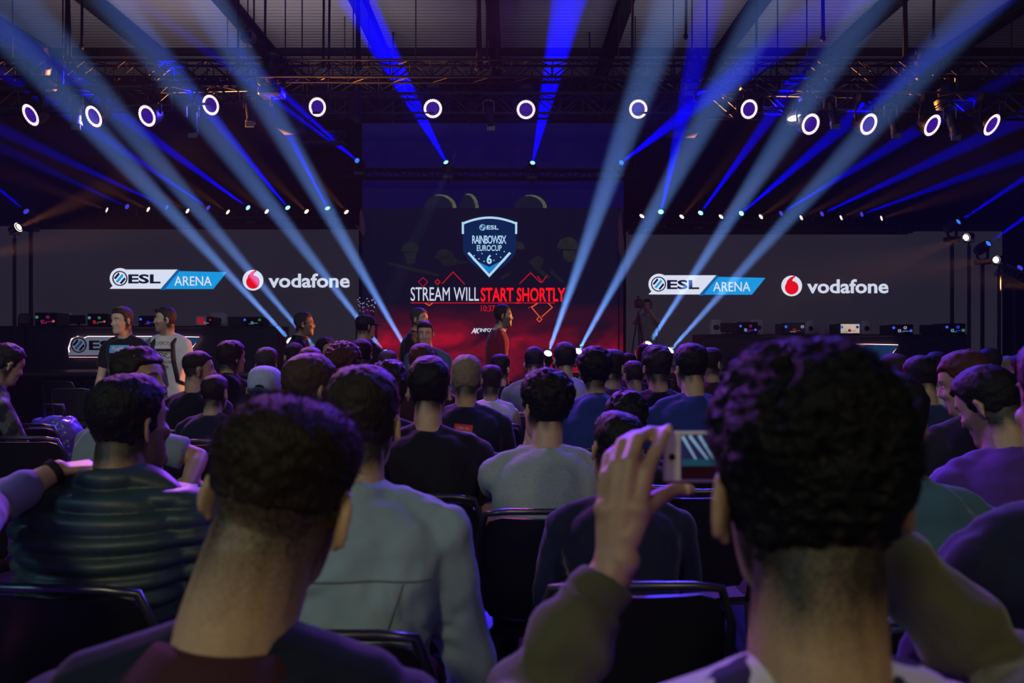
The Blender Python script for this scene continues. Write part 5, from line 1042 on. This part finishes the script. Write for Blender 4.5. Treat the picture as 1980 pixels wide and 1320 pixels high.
person('pale-haired person far back at the right edge', 1950, 716, 7.00, (.03, .05, .12), H(PAL, .018, .010), yaw=30, skin=SK1)
person('person with dark hair cut off by the right edge', 1976, 716, 6.42, (.03, .06, .14), H(BLK, .022, .010), yaw=0, skin=SK1)
person('person in a camouflage jacket bending forward at the left edge', 14, 704, 4.30, None, H(BLK, .026, .014, amp=.006), yaw=-30, pitch=-26, lean=38, skin=SK1, sleeve='long') if 0 else None
camo = bpy.data.materials.new('camouflage_cloth'); camo.use_nodes = True
def _camo(m):
    t = m.node_tree; L = t.links.new; bs = t.nodes['Principled BSDF']; bs.inputs['Roughness'].default_value = .9; tc = t.nodes.new('ShaderNodeTexCoord'); nz = t.nodes.new('ShaderNodeTexNoise'); nz.inputs['Scale'].default_value = 11; nz.inputs['Detail'].default_value = 2; L(tc.outputs['Object'], nz.inputs['Vector'])
    rp = t.nodes.new('ShaderNodeValToRGB'); rp.color_ramp.interpolation = 'CONSTANT'; e = rp.color_ramp.elements; e[0].position = 0; e[0].color = (.02, .025, .03, 1); e[1].position = .62; e[1].color = (.30, .32, .36, 1); x = e.new(.46); x.color = (.05, .06, .06, 1); x = e.new(.53); x.color = (.14, .15, .16, 1); L(nz.outputs[0], rp.inputs[0]); L(rp.outputs[0], bs.inputs['Base Color'])
_camo(camo)
person('person in a camouflage jacket bending forward at the left edge', 12, 706, 5.00, camo, H(BLK, .026, .014, amp=.006), yaw=-10, pitch=-24, lean=40, byaw=-25, skin=SK1, sleeve='long', arms={1: 'lap', -1: 'lap'})
# ---- standing before the stage
def tee_print(I):
    c = I['spine'](.84); m = grid_patch(.20, .075); m.v = [p + c for p in m.v]; pr = m.build('chest_print', mat('print_sky_blue', (.10, .42, .78), .7), I['body']); drape(I, pr)
    for x, z, w in ((-.03, .006, .04), (.01, -.006, .05), (.055, .008, .03)): m = grid_patch(w, .034, 4, 4); m.v = [p + c + V((x, 0, z)) for p in m.v]; f = m.build('print_figure', mat('print_pale', (.45, .52, .60), .7), I['body']); drape(I, f); f.data.vertices.foreach_set('co', (co_of(f.data) + np.array([0, .002, 0], np.float32)).ravel()); f.parent = pr
STG = 'people standing before the stage'
person('person in a black tee with a sky-blue chest print, standing and facing the camera', 236, 621, 7.34, BLACKT, H(BRN, .026, .008, amp=.005, scl=55, vol=.008, front=.070), STG, byaw=172, yaw=-16, pitch=-5, lean=2, sit=False, skin=SK1, face=True, extra=tee_print, sleeve='short', trouser=(.02, .025, .05))
def pack_straps(I):
    sp = I['spine']; k = I['k']; bm_ = mat('backpack_black', (.008, .008, .010), .7)
    for s_ in (-1, 1): m = MB(); m.tube([sp(.86) + V((s_ * .10, -.13, -.02)), sp(.98) + V((s_ * .10, -.02, .035)), sp(.88) + V((s_ * .105, .125, 0)), sp(.55) + V((s_ * .115, .145, 0)), sp(.2) + V((s_ * .15, .125, 0)), sp(.12) + V((s_ * .19, 0, 0))], .020, 8); m.build('pack_strap', bm_, I['body'], smooth=True)
    m = MB(); m.tube([sp(.77) + V((-.115, .150, 0)), sp(.77) + V((0, .156, 0)), sp(.77) + V((.115, .150, 0))], .010, 8); m.build('chest_strap', bm_, I['body'])
    ink = mat('print_ink', (.06, .06, .07), .8); B_ = I['body']
    for s, z, h, w in (('MOTORCYCLE', .86, .036, .21), ('CAFE RACER', .52, .028, .19), ('CLUB', .43, .028, .11)):
        o = text('lettering', s, 0, 100, 0, 20, 1.0, ink); q = co_of(o.data); lo, hi = q.min(0), q.max(0); q = (q - lo) / np.maximum(hi - lo, 1e-6); c = sp(z); arch = .020 if z > .7 else 0
        q = np.stack([c.x - (q[:, 0] - .5) * w, c.y + q[:, 1] * .002, c.z + q[:, 2] * h - arch * 4 * (q[:, 0] - .5) ** 2], 1); o.data.vertices.foreach_set('co', q.astype(np.float32).ravel()); o.data.update(); o.parent = B_; drape(I, o)
    m = MB(); c = sp(.68) + V((0, .142, 0))
    for x in (-.055, .055): m.tube([c + V((x + .03 * math.cos(a), 0, .03 * math.sin(a) - .005)) for a in np.linspace(0, 2 * PI, 17)], .0035, 5)
    m.tube([c + V((-.055, 0, 0)), c + V((-.01, 0, .02)), c + V((.03, 0, .022)), c + V((.055, 0, 0))], .004, 5); m.tube([c + V((-.02, 0, -.012)), c + V((.02, 0, -.012)), c + V((.01, 0, .02)), c + V((-.02, 0, -.012))], .004, 5); o = m.build('motorcycle_print', ink, B_); drape(I, o)
person('person in a white printed tee with black backpack straps, face in profile to the left', 320, 619, 7.96, (.58, .57, .56), H(BRN, .022, .006, amp=.004, vol=.006, front=.072, quiff=.022), STG, byaw=178, yaw=-58, lean=2, sit=False, skin=SK1, face=True, beard=.55, extra=pack_straps, fold=.003)
def specs(I):
    T = I['T']; m = MB()
    for s_ in (-1, 1): m.tube([T @ V((s_ * .033 + .022 * math.cos(a), .098, .012 + .018 * math.sin(a))) for a in np.linspace(0, 2 * PI, 15)], .0022, 5); m.tube([T @ V((s_ * .056, .096, .014)), T @ V((s_ * .079, .0, .012))], .002, 5)
    m.build('glasses', BLACKP, I['body'])
person('person with glasses in a black leather jacket, standing in profile to the right', 588, 627, 8.20, mat('black_leather', (.010, .010, .011), .35, bump=(60, .2)), H(GRY, .020, .008, amp=.003), STG, byaw=-70, yaw=-8, lean=3, sit=False, skin=SK1, face=True, beard=.4, extra=specs, sleeve='jacket', collar='stand')
def dark_cap(I):
    T = I['T']; cm = mat('cap_black', (.010, .010, .014), .8); m = MB(); last = head_ring(.066, .012, 24); cy = sum(p.y for p in last) / 24
    m.loft([[T @ p for p in head_ring(z, .012, 24)] for z in (.02, .045, .066)] + [[T @ V((p.x * math.cos(f * PI / 2) ** .8, cy + (p.y - cy) * math.cos(f * PI / 2) ** .8, .066 + .064 * math.sin(f * PI / 2))) for p in last] for f in (.3, .6, .9)]); cap = m.build('cap', cm, I['body'], smooth=True)
    m = MB(); m.loft([[T @ V((x * w, y, z + dz)) for x, dz in ((-1, 0), (0, .014), (1, 0), (0, .008))] for y, w, z in ((.09, .07, .03), (.14, .06, .022), (.175, .03, .014))]); m.build('cap_brim', cm, cap, smooth=True)
person('person in a black cap and black tee standing below the spiked trophy', 707, 632, 8.07, BLACKT, H(BLK, .010, .010, nape=-.07), STG, byaw=-28, yaw=-18, lean=3, sit=False, skin=SK1, face=True, extra=dark_cap)
person('person with grey hair and beard in a black jacket, standing behind the smiling one', 811, 618, 8.60, (.012, .012, .016), H(GRY, .020, .008), STG, byaw=-100, yaw=-10, lean=2, sit=False, skin=SK1, face=True, beard=.7, sleeve='jacket', collar='stand')
person('smiling person in a dark vest over blue sleeves before the red screen', 822, 646, 7.77, (.05, .10, .20), H(BLK, .018, .006, nape=-.02), STG, byaw=165, yaw=18, pitch=-8, lean=8, sit=False, skin=SK1, face=True, sleeve='long',
       extra=lambda I: link('vest', fuse(MB().loft([[I['spine'](t) + V((math.cos(a) * rx, math.sin(a) * ry, 0)) for a in np.linspace(0, 2 * PI, 25)[:-1]] for t, rx, ry in ((-.1, .205, .16), (.3, .19, .148), (.6, .205, .152), (.85, .20, .145), (.97, .14, .115), (1.06, .095, .095))]), .012, 3), mat('vest_dark_blue', (.010, .016, .05), .7), I['body']))
person('bearded person in a dark red jumper walking to the right before the screen', 973, 612, 8.80, (.20, .012, .035), H(BRN, .026, .008, amp=.004), STG, byaw=-84, yaw=-4, lean=2, sit=False, skin=SK1, face=True, beard=.75, sleeve='long', arms={-1: 'rest', 1: 'hang'}, collar='crew', width=.95,
       extra=lambda I: link('shirt_collar', fuse(MB().cyl(I['spine'](1.0), I['spine'](1.08), .088, .075, 18), .008, 2), mat('collar_white', (.55, .55, .6), .7), I['body']))
person('camera operator in pale clothes on the low platform, right of the red screen', 1252, 592, 14.40, (.24, .24, .26), H(BRN, .02, .01), 'people on the stage', byaw=160, lean=6, sit=False, floor=.45, skin=SK1, face=True, arms={1: ((.10, .30, -.10), (.5, -.3, -.7)), -1: ((-.10, .30, -.10), (-.5, -.3, -.7))}, trouser=(.2, .2, .22))
# ---------------------------------------------------------------- chairs
CHF = mat('chair_frame_dark_chrome', (.10, .10, .12), .3, .8); CHP = mat('chair_shell_black', (.008, .008, .010), .4)
def make_chair():
    e = empty('stacking_chair', (0, 0, 0))
    b = MB(); b.loft([[V((x, y, z + 0)) for x, y, z in ((-.22, y0, z0), (-.12, y0, z0 - .010), (0, y0, z0 - .014), (.12, y0, z0 - .010), (.22, y0, z0), (.22, y0, z0 - .02), (0, y0, z0 - .034), (-.22, y0, z0 - .02))] for y0, z0 in ((-.20, .452), (-.1, .445), (.08, .445), (.19, .455), (.225, .44))]); b.build('seat', CHP, e, smooth='auto')
    b = MB(); b.loft([[V((x, -.235 - k + .045 * (1 - (x / .22) ** 2) * -1 + .03, z)) for x in np.linspace(-w, w, 9)] + [V((x, -.220 - k + .045 * (1 - (x / .22) ** 2) * -1 + .03, z)) for x in np.linspace(w, -w, 9)] for z, w, k in ((.50, .19, 0), (.54, .215, .01), (.66, .22, .035), (.80, .215, .065), (.845, .19, .075), (.86, .15, .078))]); b.build('backrest', CHP, e, smooth='auto')
    for s_ in (-1, 1): b = MB(); b.tube([(s_ * .225, .215, .43), (s_ * .235, .235, .0)], .011, 8); b.build('leg', CHF, e, smooth=True); b = MB(); b.tube([(s_ * .225, -.20, .43), (s_ * .235, -.26, .0)], .011, 8); b.build('leg', CHF, e, smooth=True)
    b = MB(); b.tube([(-.228, -.19, .42), (-.232, -.225, .55), (-.230, -.275, .78), (-.20, -.298, .872), (-.13, -.318, .884), (.13, -.318, .884), (.20, -.298, .872), (.230, -.275, .78), (.232, -.225, .55), (.228, -.19, .42)], .0115, 8); b.build('back_frame', CHF, e, smooth=True)
    b = MB(); b.tube([(-.225, .2, .425), (.225, .2, .425)], .010, 6); b.tube([(-.225, -.19, .425), (.225, -.19, .425)], .010, 6); b.tube([(-.225, .2, .425), (-.225, -.19, .425)], .010, 6); b.tube([(.225, .2, .425), (.225, -.19, .425)], .010, 6); b.build('seat_frame', CHF, e)
    return e
ch0 = make_chair(); note_kids(); first = True
def chair(x, y, rz, label):
    global first
    c = ch0 if first else copy_tree(ch0); first = False; c.location = (x, y, 0); c.rotation_euler = (0, 0, rz); tag(c, label, 'chair', 'black chairs in the audience'); return c
for lb, body, px_, d, by, sit, pel, fl_ in PEOPLE:
    if lb.startswith('boy with short dark fade'): chair(P(1232, 0, 1.78).x, 2.09, 0, 'black chair right behind the raised hand, its blue-lit top bar showing'); continue
    if not sit: continue
    p = body.matrix_basis @ V((pel.x, pel.y + .06, 0)) if False else V((body.location.x, body.location.y, 0)) + Matrix.Rotation(R(by), 3, 'Z') @ V((pel.x, pel.y + .10, 0))
    short = lb if len(lb.split()) <= 11 else ' '.join(lb.split(',')[0].split()[:10])
    chair(p.x, p.y, R(by), 'black chair under the ' + short)
for px_, py_, rz, lb in ((112, 738, 0, 'empty black chair at the far left, foremost of the bare ones'), (133, 752, .1, 'empty black chair at the far left, nearer than the foremost one'), (195, 736, -.1, 'empty black chair just left of the standing pair')):
    d = .57 * F / (py_ - 660); chair(P(px_, 0, d).x, d + .3, rz, lb)
chair(P(45, 0, 4.5).x, 4.8, 0, 'empty black chair at the left, blue-lit bag beyond its back')
chair(P(1345, 0, 2.9).x, 3.2, 0, 'empty black chair just beyond the phone')
# shiny bag on the seat row beyond, printed paper
bg = MB(); bg.loft([[V((math.copysign(abs(math.cos(a)) ** .7, math.cos(a)) * .19 * w, math.copysign(abs(math.sin(a)) ** .7, math.sin(a)) * .12 * w, z)) for a in np.linspace(0, 2 * PI, 25)[:-1]] for z, w in ((0, .9), (.04, 1.05), (.2, 1.1), (.34, .95), (.42, .7), (.455, .3))])
def dbag(c): return .016 * vnoise(c, 12, 2) + .007 * vnoise(c, 30, 3)
bo = empty('bag', V((P(98, 0, 5.5).x, 5.55, .46))); tag(bo, 'shiny blue-lit bag standing on a chair at the left', 'bag'); link('bag_body', fuse(bg, .012, 2, dbag), mat('bag_satin_blue', (.16, .14, .70), .22), bo)
b = MB(); b.tube([(-.08, 0, .42), (-.07, -.02, .53), (.07, -.02, .53), (.08, 0, .42)], .012, 8); b.build('handle', BLACKP, bo, smooth=True)
chair(P(98, 0, 5.5).x, 5.50, 0, 'black chair carrying the shiny bag at the left')
pp = empty('smartphone', P(348, 940, 2.88)); tag(pp, 'dark smartphone in the hands of the grey tee wearer', 'phone'); b = MB(); b.box((0, 0, 0), (.12, .06, .008), .003); b.build('phone_body', BLACKP, pp); b = MB(); b.box((0, 0, .005), (.10, .052, .001)); b.build('screen', glow('phone_screen_pale', (90, 120, 130)), pp)
bpy.data.scenes.remove(BENCH)
